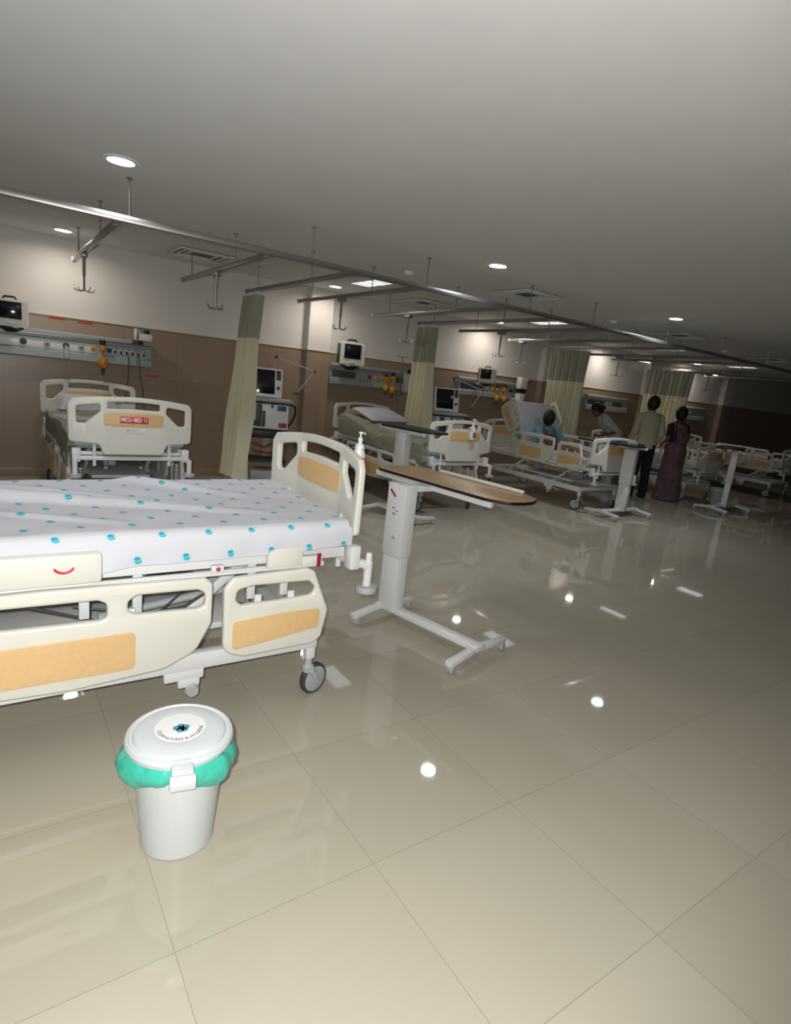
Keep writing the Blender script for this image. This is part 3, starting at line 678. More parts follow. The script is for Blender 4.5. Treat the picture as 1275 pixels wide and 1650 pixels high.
# ------------------------------------------------------------------ waste bin
t = empty('waste_bin', 'round pale grey waste bin with turquoise bag, in front of the near bed', 'bin', (.445, 1.64, 0), math.radians(-12))
MB().lathe([(.105, 0), (.112, .004), (.136, .34), (.142, .345), (.142, .352), (.13, .352), (.12, .3), (.1, .02)], seg=40).build('bin_body', M['bin'], t)
ld = MB().lathe([(.152, .348), (.158, .352), (.16, .364), (.155, .374), (.149, .376), (.145, .369), (.138, .37), (.132, .379), (.12, .383), (.08, .386), (.076, .385), (.0005, .387)], seg=56).build('lid', M['bin'], t)
MB().box((0, -.168, .356), (.062, .07, .03), .008, (.12, 0, 0)).box((0, -.205, .345), (.072, .018, .045), .006).build('lid_handle', M['bin'], ld)
MB().lathe([(.0005, .3862), (.075, .3862), (.075, .3868), (.0005, .3868)], seg=40).build('round_sticker', M['white'], ld)
text('CLEANLINESS & HYGIENE', .0165, M['greyprint'], ld, Matrix.Translation((0, 0, .3875)), 'arc_lettering', .0003, arc=.062)
em = MB()
for a, r_, s_ in ((.3, .012, .012), (1.7, .012, .01), (3.0, .014, .012), (4.3, .012, .012), (5.4, .013, .010), (0, 0, .008)):
    em.lathe([(.0005, .3869), (s_, .3869), (s_, .3876), (.0005, .3876)], (r_*math.cos(a)+.004, r_*math.sin(a)-.004, 0), 14)
em.build('flower_emblem', M['teal'], ld)
bm = bmesh.new(); rings = []
for j, (r_, z) in enumerate(((.150, .350), (.158, .335), (.163, .31), (.160, .285), (.148, .262), (.140, .27), (.142, .30), (.144, .345))):
    ring = []
    for k in range(96):
        a = 2*PI*k/96
        puff = .5+.5*math.cos(a-math.radians(200)) if False else max(0, math.cos(a-math.radians(192)))**2*.9+max(0, math.cos(a-math.radians(322)))**2*.9
        front = max(0, 1-abs((a-1.5*PI))/.32)
        nz = noise.noise(Vector((math.cos(a)*5, math.sin(a)*5, z*18)))
        out_ = (r_-.145)*(.35+1.5*puff)+.012*nz*(1 if j < 5 else 0)
        ring.append(bm.verts.new(((.145+out_*(1-front*.8))*math.cos(a), (.145+out_*(1-front*.8))*math.sin(a), .35-(.35-z)*(.45+.75*puff)*(1-front*.6))))
    rings.append(ring)
for r0, r1 in zip(rings, rings[1:]):
    for k in range(96): bm.faces.new((r0[k], r0[(k+1) % 96], r1[(k+1) % 96], r1[k]))
mb = MB(); mb.bm.free(); mb.bm = bm; mb.build('bin_bag', M['bag'], t, 60)

t = empty('waste_bin', 'small plain grey waste bin on the floor by the foot of the dark far bed', 'bin', (10.35, 4.98, 0))
MB().lathe([(.10, 0), (.13, .26), (.136, .27), (.126, .27), (.1, .02)], seg=28).build('bin_body', M['grey'], t)
MB().lathe([(.138, .27), (.14, .285), (.08, .31), (.0, .315)], seg=28).build('lid', M['bin'], t)

# ------------------------------------------------------------------ bed head panels and wall equipment
def head_panel(x0, x1, label, layout, ztop=1.625):
    t = empty('bedhead_panel', label, 'wall panel', ((x0+x1)/2, WY, ztop-.3), 0, 'grey bedhead service panels')
    L_ = x1-x0; h_ = L_/2
    bm = bmesh.new(); prof = [(0, 0), (-.085, 0), (-.105, .015), (-.105, .085), (-.085, .10), (-.085, .21), (-.10, .222), (-.10, .285), (-.07, .30), (0, .30)]
    A = [bm.verts.new((-h_, y, z)) for y, z in prof]; B_ = [bm.verts.new((h_, y, z)) for y, z in prof]
    for i in range(len(prof)): j = (i+1) % len(prof); bm.faces.new((A[i], A[j], B_[j], B_[i]))
    bm.faces.new(A); bm.faces.new(B_[::-1]); mb = MB(); mb.bm.free(); mb.bm = bm; mb.build('panel_body', M['panelg'], t, 20)
    MB().box((0, -.112, .25), (L_*.99, .01, .024), .003).build('equipment_rail', M['alu'], t)
    for kind, a, *r_ in layout:
        x = a-(x0+x1)/2
        if kind == 'plate': MB().box(((r_[0]+a)/2-(x0+x1)/2, -.087, .155), (r_[0]-a, .006, .10), .002).build('outlet_plate', M['white'], t)
        if kind == 'gas':
            g = MB().lathe([(.0, -.026), (.012, -.026), (.014, -.018), (.03, -.016), (.034, -.004), (.034, 0)], (x, -.088, .155), 20, 'Y').build('gas_outlet', M[r_[0]], t)
            MB().lathe([(0, -.032), (.009, -.032), (.009, -.026), (0, -.026)], (x, -.088, .155), 12, 'Y').build('outlet_port', M['black'], g)
        if kind == 'socket':
            g = MB().box((x, -.088, .155), (.052, .008, .075), .003).build('power_socket', M['grey'], t)
            MB().box((x-.005, -.093, .145), (.026, .004, .034), .002).box((x+.01, -.093, .18), (.012, .004, .012), .002).build('socket_face', M['black'], g)
        if kind == 'plug': MB().box((x, -.115, .155), (.04, .05, .045), .006).build('black_plug', M['black'], t)
        if kind == 'dark': MB().box(((a+r_[0])/2-(x0+x1)/2, -.088, .155), (r_[0]-a, .008, .085), .003).build('socket_strip', M['dgrey'], t)
    return t
head_panel(-.35, 1.59, 'grey bedhead panel with white outlets and seven black sockets above the far left bed', [('plate', -.30, 1.0), ('gas', -.15, 'grey'), ('gas', .05, 'grey'), ('gas', .30, 'dgrey'), ('gas', .52, 'grey'), ('gas', .70, 'dgrey'), ('gas', .85, 'grey'), ('gas', .97, 'yellow'), ('gas', 1.06, 'yellow')]+[('socket', 1.20+.062*k) for k in range(6)]+[('plug', 1.13)])
head_panel(3.99, 5.43, 'grey bedhead panel under the cathode ray monitor behind the second bed', [('dark', 4.03, 4.42), ('gas', 4.55, 'grey'), ('gas', 4.66, 'crimson'), ('gas', 4.78, 'yellow'), ('gas', 4.90, 'yellow'), ('gas', 5.02, 'orange'), ('dark', 5.15, 5.38)], 1.655)
head_panel(6.40, 7.85, 'grey bedhead panel with orange regulators above the patient bed', [('dark', 6.45, 6.95), ('gas', 7.05, 'grey'), ('gas', 7.17, 'yellow'), ('gas', 7.28, 'yellow'), ('gas', 7.42, 'orange'), ('plug', 7.6)], 1.69)
head_panel(9.75, 11.1, 'dark bedhead panel between the two far curtains', [('dark', 9.8, 10.3), ('gas', 10.4, 'grey'), ('gas', 10.5, 'yellow'), ('dark', 10.6, 10.9)], 1.66)
head_panel(12.9, 14.2, 'bedhead panel at the far right in the dark end of the ward', [('dark', 12.95, 13.4), ('gas', 13.5, 'grey'), ('gas', 13.6, 'yellow')], 1.66)
def regulator(x, z, label, s=1, jar=True):
    t = empty('suction_regulator', label, 'suction regulator', (x, WY-.10, z), 0, 'orange suction regulators')
    t.scale = (s, s, s)
    MB().lathe([(.0, -.05), (.02, -.05), (.024, -.03), (.024, 0), (0, 0)], (0, 0, 0), 14, 'Y').box((0, -.045, .02), (.05, .05, .07), .012).build('regulator_body', M['orange'], t)
    MB().lathe([(.03, .055), (.03, .10), (.024, .108), (.0, .108)], (0, -.045, 0), 16).build('dial_knob', M['black'], t)
    MB().tube([(0, -.045, -.01), (0, -.045, -.10)], .010, 10).build('stem', M['orange'], t)
    MB().lathe([(.01, -.09), (.045, -.10), (.052, -.13), (.05, -.175), (.035, -.20), (.0, -.205)], (0, -.055, 0), 20).build('collection_jar', M['orange'] if jar else M['yellow'], t)
    MB().lathe([(.0, -.205), (.02, -.205), (.018, -.26), (.01, -.28), (.0, -.28)], (0, -.055, 0), 12).build('drain_tip', M['dgrey'], t)
regulator(1.06, 1.48, 'orange suction regulator with a black knob above the far left bed')
regulator(5.05, 1.51, 'orange suction regulator on the panel behind the second bed')
regulator(4.93, 1.50, 'smaller yellow orange flowmeter beside the regulator behind the second bed', .8, False)
regulator(7.42, 1.54, 'orange suction regulator above the patient bed')
regulator(7.25, 1.53, 'orange flowmeter left of the regulator above the patient bed', .9, False)

# white flow meter on panel one, cables and pump
t = empty('oxygen_flowmeter', 'clear grey flowmeter on the white outlets of the far left panel', 'flowmeter', (.70, WY-.12, 1.48))
MB().lathe([(.0, 0), (.018, 0), (.018, -.03), (.028, -.05), (.03, -.13), (.0, -.135)], (0, -.02, 0), 16).build('flow_tube', M['grey'], t); MB().box((0, 0, .01), (.03, .04, .03), .006).build('flow_valve', M['dgrey'], t)
t = empty('infusion_device', 'beige device with a black top clamped to the far left panel end', 'medical device', (1.47, WY-.16, 1.62))
MB().box((.02, 0, .05), (.17, .09, .08), .012).box((-.06, -.01, .075), (.05, .07, .13), .01).build('device_case', M['cream'], t)
MB().box((.05, -.01, .115), (.06, .05, .04), .008).build('black_top', M['black'], t)
MB().box((-.05, -.03, -.015), (.11, .05, .04), .006).build('clamp', M['black'], t)
MB().tube([(-.06, -.05, .16), (-.06, -.05, -.31)], .006, 8).build('steel_rod', M['chrome'], t)
for x, e, n in ((1.33, -.02, 'left one of the pair'), (1.45, .04, 'right one of the pair')):
    o = MB().tube([(x, WY-.11, 1.46), (x+.004, WY-.13, 1.4), (x+.01, WY-.10, 1.25), (x+.02+e, WY-.06, 1.05), (x+e*2, WY-.05, .8), (x+e*3, WY-.05, .5)], .006, 6).build('power_cable', M['dgrey'])
    tag(o, 'dark power cable hanging from the far left panel, '+n, 'cable', 'hanging power cables')
for x, z, n in ((.62, 1.765, 'first above the far left panel'), (.90, 1.755, 'second above the far left panel'), (1.62, 1.235, 'low beside the far left panel end'), (6.95, 1.765, 'above the panel of the patient bed')):
    tg = MB().box((x, WY-.004, z), (.15, .003, .018), .0005).build('wall_sticker', M['red']); tag(tg, 'thin red sticker strip on the brown wall tiles, '+n, 'sticker', 'red wall stickers')

def monitor(loc, rz, label, s=1, arm=.32):
    t = empty('patient_monitor', label, 'monitor', loc, rz, 'patient monitors'); t.scale = (s, s, s)
    bm = bmesh.new()
    fr_ = [(-.19, 0, -.15), (.19, 0, -.15), (.19, 0, .16), (-.19, 0, .16)]; bk = [(-.12, .26, -.1), (.12, .26, -.1), (.12, .26, .1), (-.12, .26, .1)]; mid = [(-.185, .09, -.145), (.185, .09, -.145), (.185, .09, .155), (-.185, .09, .155)]
    V = [[bm.verts.new(p) for p in q] for q in (fr_, mid, bk)]
    for a, b in zip(V, V[1:]):
        for k in range(4): bm.faces.new((a[k], a[(k+1) % 4], b[(k+1) % 4], b[k]))
    bm.faces.new(V[0][::-1]); bm.faces.new(V[2]); bmesh.ops.bevel(bm, geom=list(bm.edges), offset=.014, segments=2, affect='EDGES')
    mb = MB(); mb.bm.free(); mb.bm = bm; bo = mb.build('monitor_case', M['cream'], t)
    MB().box((0, -.004, .035), (.24, .012, .195), .008).build('screen', M['screen'], t)
    MB().box((.0, -.006, -.105), (.08, .01, .018), .004).build('name_strip', M['white'], t)
    MB().box((-.187, .05, 0), (.02, .1, .26), .006).build('side_module', M['dgrey'], t)
    MB().tube([(-.07, .05, .155), (-.05, .05, .19), (.05, .05, .19), (.07, .05, .155)], .012, 8).build('carry_handle', M['black'], t)
    MB().lathe([(.13, -.152), (.14, -.165), (.07, -.20), (.05, -.215)], (0, .08, 0), 20).build('swivel_tray', M['black'], t)
    ax = Vector((math.sin(rz), math.cos(rz), 0)); ay = Vector((.0, .08, -.2)); e_ = ay+ax*arm
    mb = MB().tube([ay+Vector((0, 0, 0)), ay+ax*arm*.5, e_+Vector((0, 0, .03))], .02, 10); mb.box(e_+Vector((0, 0, .05)), (.09, .03, .14), .006, (0, 0, -rz)); mb.build('wall_arm', M['grey'], t)
    return t
monitor((4.13, 7.24, 1.79), math.radians(-12), 'cream cathode ray patient monitor with a dark screen over the second bed')
m2 = monitor((6.72, 7.32, 1.74), math.radians(-68), 'dark patient monitor turned sideways above the patient bed', .78, .39)
monitor((.18, 7.3, 1.74), math.radians(-5), 'patient monitor at the left edge above the far left panel', .85, .32)
# syringe pump by curtain two, suction unit above bed three
t = empty('infusion_pump', 'white and grey infusion pump with a black top, hung left of the second curtain', 'infusion pump', (5.36, 7.5, 1.42))
MB().box((0, 0, .06), (.26, .12, .28), .015).build('pump_case', M['grey'], t); MB().box((-.03, -.065, .06), (.11, .012, .2), .02).build('pump_door', M['cream'], t); MB().box((.0, -.01, .24), (.14, .09, .06), .01).build('black_head', M['black'], t)
MB().tube([(0, .02, .26), (0, .02, .42)], .005, 8).build('rod', M['chrome'], t)
t = empty('wall_suction_unit', 'white canister device with a black cap on the wall right of the patient bed', 'medical device', (7.75, 7.48, 1.48))
MB().box((0, 0, .22), (.17, .12, .2), .012).build('upper_canister', M['cream'], t); MB().box((0, 0, .085), (.14, .12, .07), .01).build('black_cap', M['black'], t); MB().box((-.01, 0, -.07), (.13, .12, .22), .012).build('lower_canister', M['cream'], t)
MB().tube([(.11, 0, .2), (.17, -.02, .27), (.22, 0, .27)], .014, 8).build('hook_arm', M['dgrey'], t)
def iv_pole(x, y, top, label, bag=False):
    t = empty('drip_stand', label, 'drip stand', (x, y, 0), 0, 'drip stands')
    MB().tube([(0, 0, .1), (0, 0, top)], .009, 10).tube([(0, 0, .1), (0, 0, 1.1)], .013, 10).build('pole', M['chrome'], t)
    for k in range(4):
        a = k*PI/2+.5; MB().tube([(0, 0, .12), (.2*math.cos(a), .2*math.sin(a), .06)], .012, 8).lathe([(.0, 0), (.022, .004), (.025, .025), (.012, .05), (0, .05)], (.2*math.cos(a), .2*math.sin(a), 0), 12).build('leg', M['chrome'], t)
    MB().tube([(-.09, 0, top-.01), (-.1, 0, top+.02), (-.09, 0, top), (.09, 0, top), (.1, 0, top+.02), (.09, 0, top-.01)], .005, 6).build('hook_bar', M['chrome'], t)
    if bag:
        o = MB().box((.09, 0, top-.14), (.10, .03, .18), .014).tube([(.09, 0, top-.23), (.09, 0, top-.4), (.03, -.05, top-.7)], .003, 6).build('drip_bag', M['white']); o.location = (x, y, 0)
        tag(o, 'small white drip bag hanging on the stand behind the nurse', 'drip bag')
iv_pole(5.13, 7.47, 1.86, 'thin steel drip stand behind the head of the second bed')
iv_pole(8.55, 6.9, 1.72, 'thin steel drip stand right of the third curtain', True)
iv_pole(11.95, 6.9, 1.75, 'thin steel drip stand right of the farthest curtain')

# ------------------------------------------------------------------ ventilators
def ventilator(loc, rz, label):
    t = empty('ventilator', label, 'ventilator', loc, rz, 'ventilators on carts')
    def tilt(mb, m): bmesh.ops.transform(mb.bm, matrix=m, verts=mb.bm.verts); return mb
    S = Matrix.Translation((-.06, -.02, 1.30)) @ Euler((-.2, 0, .0)).to_matrix().to_4x4()
    sc = tilt(MB().box((0, 0, 0), (.40, .04, .36), .012), S).build('display', M['white'], t)
    tilt(MB().box((-.035, -.022, .01), (.28, .006, .30), .004), S).build('screen', M['screen'], sc)
    tilt(MB().box((.15, -.022, .10), (.06, .006, .12), .004), S).build('keypad', M['dgrey'], sc); tilt(MB().lathe([(0, -.034), (.02, -.034), (.022, -.02), (0, -.02)], (.15, 0, -.06), 16, 'Y'), S).build('dial', M['dgrey'], sc)
    MB().box((-.04, .05, 1.12), (.1, .08, .1), .01).build('neck', M['grey'], t)
    MB().box((0, .02, 1.09), (.56, .36, .035), .01).build('top_shelf', M['grey'], t)
    MB().tube([(-.3, -.16, 1.06), (.24, -.18, 1.06), (.30, -.16, 1.04), (.32, -.1, .95), (.27, -.08, .82), (.2, -.08, .74)], .013, 10).build('black_hose', M['black'], t)
    b_ = MB().box((0, .02, .90), (.46, .32, .34), .014).build('machine_body', M['white'], t)
    MB().box((-.14, -.15, .90), (.07, .04, .28), .01).box((-.08, -.16, .86), (.035, .05, .2), .008).box((-.2, -.16, .8), (.05, .04, .06), .008).build('valve_block', M['dgrey'], b_)
    MB().box((.14, -.142, 1.0), (.11, .006, .06), .002).build('blue_label', M['blue'], b_); MB().box((.02, -.142, 1.02), (.03, .006, .04), .002).build('knob_plate', M['dgrey'], b_)
    MB().box((.16, -.145, .79), (.1, .01, .06), .003).build('exhaust_port', M['hose'], b_)
    MB().box((0, .02, .67), (.48, .36, .10), .01).build('upper_tray', M['black'], t)
    MB().box((0, .16, .45), (.10, .06, .36), .01).build('cart_column', M['grey'], t)
    MB().tube([(-.2, -.1, .55), (-.05, -.15, .5), (.08, -.12, .57), (.18, -.08, .48), (.02, -.1, .42), (-.2, -.12, .45)], .016, 10).build('red_hose', M['hose'], t)
    MB().box((0, .02, .33), (.46, .34, .04), .01).build('lower_tray', M['green'], t)
    MB().box((0, .02, .13), (.42, .34, .14), .02).build('cart_base', M['grey'], t)
    for sx in (-1, 1):
        for sy in (-1, 1): MB().lathe([(.0, -.014), (.045, -.014), (.05, 0), (.045, .014), (0, .014)], (sx*.24, sy*.16+.02, .05), 18, 'X').build('wheel', M['black'], t)
    ar = MB().tube([(.05, .12, 1.1), (.06, .1, 1.63)], .009, 8).tube([(.06, .1, 1.63), (.55, .05, 1.50)], .008, 8).tube([(.55, .05, 1.5), (.32, -.1, 1.21)], .008, 8).build('support_arm', M['grey'], t)
    MB().sphere((.06, .1, 1.63), .022).sphere((.55, .05, 1.5), .02).sphere((.32, -.1, 1.21), .02).box((.30, -.12, 1.2), (.08, .03, .02), .005).build('arm_joint', M['dgrey'], ar)
    return t
ventilator((2.92, 7.12, 0), math.radians(-16), 'white ventilator with a dark tilted screen on a black cart beside the nearest curtain')
ventilator((5.86, 7.12, 0), math.radians(-20), 'ventilator with a dark tilted screen behind the footboard with the pump bottle')

# ------------------------------------------------------------------ sanitiser bottles on the footboards
def bottle(loc, rz, label, s=1, lab='white'):
    t = empty('sanitiser_bottle', label, 'bottle', loc, rz, 'hand sanitiser pump bottles'); t.scale = (s, s, s)
    MB().lathe([(.0, -.12), (.03, -.12), (.033, -.11), (.033, -.01), (.026, .008), (.013, .016), (.013, .03), (0, .03)], (0, 0, 0), 20).build('bottle_body', M['white'], t)
    MB().lathe([(.0, .03), (.016, .03), (.016, .05), (.006, .055), (.006, .075), (.014, .078), (.014, .09), (0, .092)], (0, 0, 0), 14).tube([(0, 0, .084), (.0, -.03, .082), (0, -.042, .074)], .006, 8).build('pump', M['white'], t)
    MB().tube([(.0, .03, .0), (.035, .01, -.02), (.03, -.025, -.03), (-.03, -.025, -.03), (-.035, .01, -.02), (0, .03, 0)], .003, 6).tube([(0, .03, -.02), (0, .05, -.01), (0, .075, -.01)], .003, 6).build('wire_holder', M['chrome'], t)
    MB().box((.0, -.034, -.07), (.04, .004, .05), .001).build('printed_label', M[lab], t)
bottle((1.425, 2.35, 1.185), PI/2+.3, 'white sanitiser pump bottle hooked on the footboard of the nearest bed', .72)
MB().box((-.415, -.036, 1.135), (.04, .006, .026), .002).build('red_clip', M['red'], B0)
bottle((4.66, 5.17, 1.06), 0, 'white sanitiser pump bottle hooked on the footboard of the second bed', 1.15, 'greyprint')

# ------------------------------------------------------------------ people
def skinned(nodes, edges, m, name, parent, sub=1, root=None):
    me = bpy.data.meshes.new(name); keys = list(nodes); idx = {k: i for i, k in enumerate(keys)}
    me.from_pydata([nodes[k][0] for k in keys], [(idx[a], idx[b]) for a, b in edges], [])
    o = bpy.data.objects.new(name, me); C.objects.link(o)
    md = o.modifiers.new('skin', 'SKIN'); md.use_smooth_shade = True; o.modifiers.new('sub', 'SUBSURF').levels = sub
    if not me.skin_vertices: me.attributes  # noqa
    for k in keys:
        r_ = nodes[k][1]; me.skin_vertices[0].data[idx[k]].radius = (r_, r_) if not isinstance(r_, tuple) else r_
        me.skin_vertices[0].data[idx[k]].use_root = (k == (root or keys[0]))
    dg = bpy.context.evaluated_depsgraph_get(); me2 = bpy.data.meshes.new_from_object(o.evaluated_get(dg))
    bpy.data.objects.remove(o); me2.materials.clear(); me2.materials.append(m)
    for p in me2.polygons: p.use_smooth = True
    o = bpy.data.objects.new(name, me2); C.objects.link(o); o.parent = parent; return o
def hand_nodes(nodes, edges, wrist, d, side, pref, curl=.35):
    d = Vector(d).normalized(); w_ = Vector(nodes[wrist][0]); s_ = Vector(side).normalized(); n = d.cross(s_).normalized()
    pk = pref+'palm'; nodes[pk] = ((w_+d*.05)[:], .022); edges.append((wrist, pk))
    for i, (off, L_) in enumerate(((-.026, .065), (-.009, .078), (.009, .072), (.025, .055))):
        a = w_+d*.085+s_*off; b = a+d*L_*.5+n*L_*.1*curl*3; c = b+d*L_*.42+n*L_*.35*curl*1.5
        for q, (p, r_) in enumerate(((a, .0095), (b, .0085), (c, .007))): nodes[pref+'f%d%d' % (i, q)] = (p[:], r_)
        edges += [(pk, pref+'f%d0' % i), (pref+'f%d0' % i, pref+'f%d1' % i), (pref+'f%d1' % i, pref+'f%d2' % i)]
    a = w_+d*.03-s_*.03; b = a+d*.035-s_*.018; nodes[pref+'t0'] = (a[:], .011); nodes[pref+'t1'] = (b[:], .009); edges += [(pk, pref+'t0'), (pref+'t0', pref+'t1')]
def head_parts(t, c, yaw=0, hair='short', pitch=0):
    """head centre c; the face looks along local -y turned by yaw"""
    R_ = Matrix.Translation(c) @ Matrix.Rotation(yaw, 4, 'Z') @ Matrix.Rotation(pitch, 4, 'X')
    def tf(mb): bmesh.ops.transform(mb.bm, matrix=R_, verts=mb.bm.verts); return mb
    f = MB().sphere((0, 0, 0), .1, 20, (.78, .95, 1.16)).sphere((0, -.03, -.045), .07, 16, (.8, .9, .95)).sphere((0, -.098, -.012), .016, 10, (.8, 1, 1.3)).sphere((-.077, .01, -.01), .02, 10, (.4, .8, 1.2)).sphere((.077, .01, -.01), .02, 10, (.4, .8, 1.2))
    ff = tf(f).build('face', M['skin'], t)
    tf(MB().sphere((-.03, -.086, .015), .008, 8).sphere((.03, -.086, .015), .008, 8)).build('eye', M['black'], ff); tf(MB().sphere((0, -.093, -.058), .014, 8, (1.3, .4, .35))).build('mouth', M['hose'], ff)
    h = MB().sphere((0, .026, .026), .112, 24, (.86, .96, 1.12))
    if hair == 'bun': h.sphere((0, .12, -.02), .05, 12)
    if hair == 'long': h.sphere((0, .09, -.05), .06, 12, (1, .8, 1.2)).tube([(0, .11, -.06), (.01, .13, -.25), (0, .12, -.45)], [.04, .03, .012], 10)
    tf(h).build('hair', M['hair'], t)
def standing(label, loc, rz, H=1.70, kind='man'):
    t = empty('person', label, 'person', loc, rz, None); k = H/1.7
    def v(x, y, z): return (x*k, y*k, z*k)
    n = dict(pelvis=(v(0, 0, .95), .13*k), waist=(v(0, .0, 1.1), .12*k), chest=(v(0, 0, 1.3), .135*k), neck=(v(0, 0, 1.46), .055*k), head=(v(0, -.01, 1.54), .06*k))
    e = [('pelvis', 'waist'), ('waist', 'chest'), ('chest', 'neck'), ('neck', 'head')]
    for s_, q in ((-1, 'l'), (1, 'r')):
        n[q+'sh'] = (v(s_*.17, 0, 1.39), .06*k); n[q+'el'] = (v(s_*.24, .03, 1.12), .04*k)
        fw = -.12 if (kind == 'man') else -.2
        n[q+'wr'] = (v(s_*(.24 if kind == 'man' else .12), fw, .92 if kind == 'man' else 1.03), .025*k)
        n[q+'hip'] = (v(s_*.09, 0, .88), .085*k); n[q+'kn'] = (v(s_*.10, -.01, .5), .055*k); n[q+'an'] = (v(s_*.11, .01, .09), .035*k); n[q+'toe'] = (v(s_*.12, -.12, .03), .025*k)
        e += [('chest', q+'sh'), (q+'sh', q+'el'), (q+'el', q+'wr'), ('pelvis', q+'hip'), (q+'hip', q+'kn'), (q+'kn', q+'an'), (q+'an', q+'toe')]
        hand_nodes(n, e, q+'wr', Vector(n[q+'wr'][0])-Vector(n[q+'el'][0]), (s_*.0, 1, 0) if kind == 'man' else (0, 0, 1), q)
    skinned(n, e, M['skin'], 'body', t)
    head_parts(t, v(0, -.015, 1.595), {'man': .15, 'woman': -.5, 'nurse': .3}[kind], {'man': 'short', 'woman': 'bun', 'nurse': 'bun'}[kind])
    if kind in ('man', 'nurse'):
        m = M['shirt'] if kind == 'man' else M['nurse']
        s = MB().loft([(v(0, 0, .86), .18*k, .135*k), (v(0, 0, .95), .178*k, .13*k), (v(0, 0, 1.08), .165*k, .12*k), (v(0, 0, 1.25), .19*k, .13*k), (v(0, .0, 1.36), .205*k, .12*k), (v(0, .0, 1.42), .17*k, .095*k), (v(0, 0, 1.465), .075*k, .07*k), (v(0, 0, 1.485), .066*k, .064*k)], 28, lambda f, a: 1+.02*math.sin(a*5+f*9))
        for s_, q in ((-1, 'l'), (1, 'r')):
            a, b = Vector(n[q+'sh'][0]), Vector(n[q+'el'][0]); c_ = b+(Vector(n[q+'wr'][0])-b)*(.75 if kind == 'man' else .1)
            s.tube([a+Vector((-s_*.03, 0, .01)), a+Vector((s_*.012, 0, -.01)), (a+b)/2, b, c_], [.062*k, .072*k, .062*k, .055*k, .045*k], 16)
        s.build('shirt' if kind == 'man' else 'tunic', m, t)
        tm = M['trousers'] if kind == 'man' else M['nurse']; tr_ = MB()
        for s_ in (-1, 1): tr_.loft([(v(s_*.118, -.01, .03), .066*k, .078*k), (v(s_*.11, 0, .3), .068*k, .078*k), (v(s_*.10, -.01, .5), .076*k, .085*k), (v(s_*.09, 0, .75), .088*k, .105*k), (v(s_*.075, 0, .92), .095*k, .125*k)], 18)
        tr_.loft([(v(0, 0, .80), .16*k, .115*k), (v(0, 0, .9), .168*k, .122*k), (v(0, 0, 1.0), .155*k, .11*k)], 24)
        tr_.build('trousers', tm, t)
    else:
        s = MB().loft([(v(0, 0, 1.08), .15*k, .115*k), (v(0, 0, 1.25), .168*k, .125*k), (v(0, 0, 1.36), .18*k, .11*k), (v(0, 0, 1.43), .12*k, .08*k), (v(0, 0, 1.46), .065*k, .06*k)], 24)
        for q, s_ in (('l', -1), ('r', 1)):
            a, b = Vector(n[q+'sh'][0]), Vector(n[q+'el'][0]); s.tube([a+Vector((-s_*.03, 0, .01)), a+Vector((s_*.01, 0, 0)), a+(b-a)*.75], [.055*k, .064*k, .052*k], 14)
        s.build('blouse', M['blouse'], t)
        sk = MB().loft([(v(0, .03, .015), .26*k, .24*k), (v(0, .03, .12), .245*k, .225*k), (v(0, .02, .5), .205*k, .19*k), (v(0, .0, .85), .19*k, .16*k), (v(0, 0, 1.0), .175*k, .14*k), (v(0, 0, 1.1), .145*k, .112*k)], 60, lambda f, a: 1+.035*(1-f)*math.sin(a*13+f*3))
        sk.build('sari_skirt', M['sari'], t)
        dr = MB().tube([v(-.17, -.05, 1.05), v(-.1, .13, 1.2), v(.04, .13, 1.36), v(.13, .06, 1.44), v(.14, -.06, 1.38), v(.05, -.14, 1.2)], [.05*k, .06*k, .065*k, .05*k, .055*k, .05*k], 14).loft([(v(.0, .15, .62), .12*k, .04*k), (v(.0, .145, .9), .14*k, .05*k), (v(.02, .13, 1.2), .12*k, .05*k), (v(.06, .11, 1.38), .09*k, .04*k)], 20, lambda f, a: 1+.06*math.sin(a*7))
        dr.build('sari_drape', M['sari'], t)
    if kind == 'nurse':
        z0 = .98*k
        def lean(o):
            for c in o.children:
                if c.type == 'MESH':
                    for p in c.data.vertices:
                        if p.co.z > z0:
                            a = math.radians(40)*min(1, (p.co.z-z0)/(.25*k)); y, z = p.co.y, p.co.z-z0
                            p.co.y = y*math.cos(a)-z*math.sin(a); p.co.z = z0+z*math.cos(a)+y*math.sin(a)
                lean(c)
        lean(t)
    for s_, q in ((-1, 'l'), (1, 'r')):
        MB().loft([(v(s_*.12, -.045, 0), .045*k, .125*k), (v(s_*.12, -.045, .03), .046*k, .125*k), (v(s_*.12, -.03, .06), .04*k, .10*k), (v(s_*.118, .01, .10), .036*k, .05*k)], 18).build('shoe', M['shoe'], t)
    return t
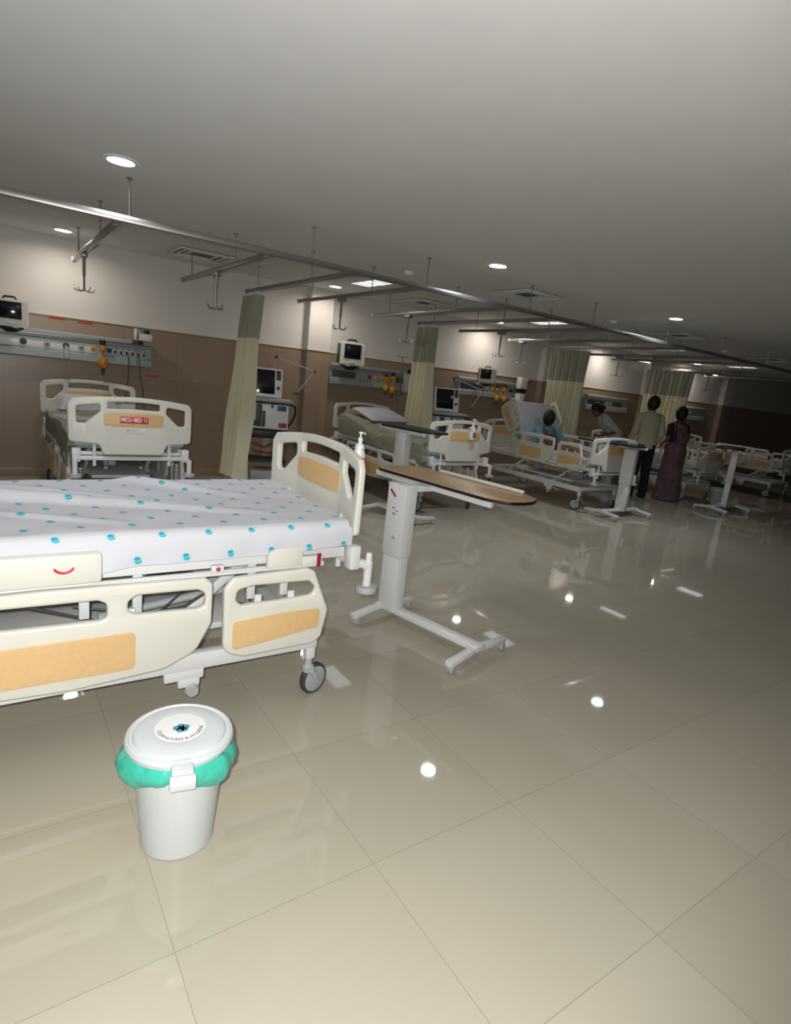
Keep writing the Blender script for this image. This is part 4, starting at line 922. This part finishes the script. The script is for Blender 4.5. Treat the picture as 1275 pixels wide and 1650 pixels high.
standing('person seen from behind in a cream shirt and black trousers', (9.1, 5.75, 0), math.radians(150), 1.69, 'man')
standing('person seen from behind in a maroon grey sari, hair in a bun', (9.62, 5.52, 0), math.radians(165), 1.56, 'woman')
standing('person in a white uniform bending forward, left of the cream shirt', (9.3, 6.5, 0), math.radians(-135), 1.62, 'nurse')

# patient sitting up in bed three
t = empty('patient', 'patient in a turquoise gown with dark hair, sitting up in the bed with raised back', 'person', (7.2, 5.0, -.04), 0)
n = dict(pelvis=((0, 1.18, .80), .13), waist=((0, 1.24, .90), .12), chest=((0, 1.30, 1.02), .13), neck=((0, 1.31, 1.12), .05), head=((0, 1.29, 1.17), .055))
e = [('pelvis', 'waist'), ('waist', 'chest'), ('chest', 'neck'), ('neck', 'head')]
for s_, q in ((-1, 'l'), (1, 'r')):
    n[q+'sh'] = ((s_*.17, 1.29, 1.05), .06); n[q+'el'] = ((s_*.25, 1.12, .90), .04); n[q+'wr'] = ((s_*.14, .92, .86), .026)
    n[q+'hip'] = ((s_*.09, 1.1, .78), .085); n[q+'kn'] = ((s_*.11, .68, .80), .055); n[q+'an'] = ((s_*.1, .28, .745), .035)
    e += [('chest', q+'sh'), (q+'sh', q+'el'), (q+'el', q+'wr'), ('pelvis', q+'hip'), (q+'hip', q+'kn'), (q+'kn', q+'an')]
    hand_nodes(n, e, q+'wr', Vector(n[q+'wr'][0])-Vector(n[q+'el'][0]), (s_*-1, 0, 0), q)
skinned(n, e, M['skin'], 'body', t); head_parts(t, (0, 1.27, 1.21), 2.5, 'short', .15)
g = MB().loft([((0, 1.18, .72), .2, .15), ((0, 1.24, .86), .18, .13), ((0, 1.29, 1.0), .19, .125), ((0, 1.30, 1.08), .14, .09), ((0, 1.31, 1.12), .065, .06)], 24)
for s_, q in ((-1, 'l'), (1, 'r')):
    a, b = Vector(n[q+'sh'][0]), Vector(n[q+'el'][0]); g.tube([a+Vector((-s_*.03, 0, 0)), a, b], [.06, .068, .055], 14)
g.build('gown', M['gown'], t)
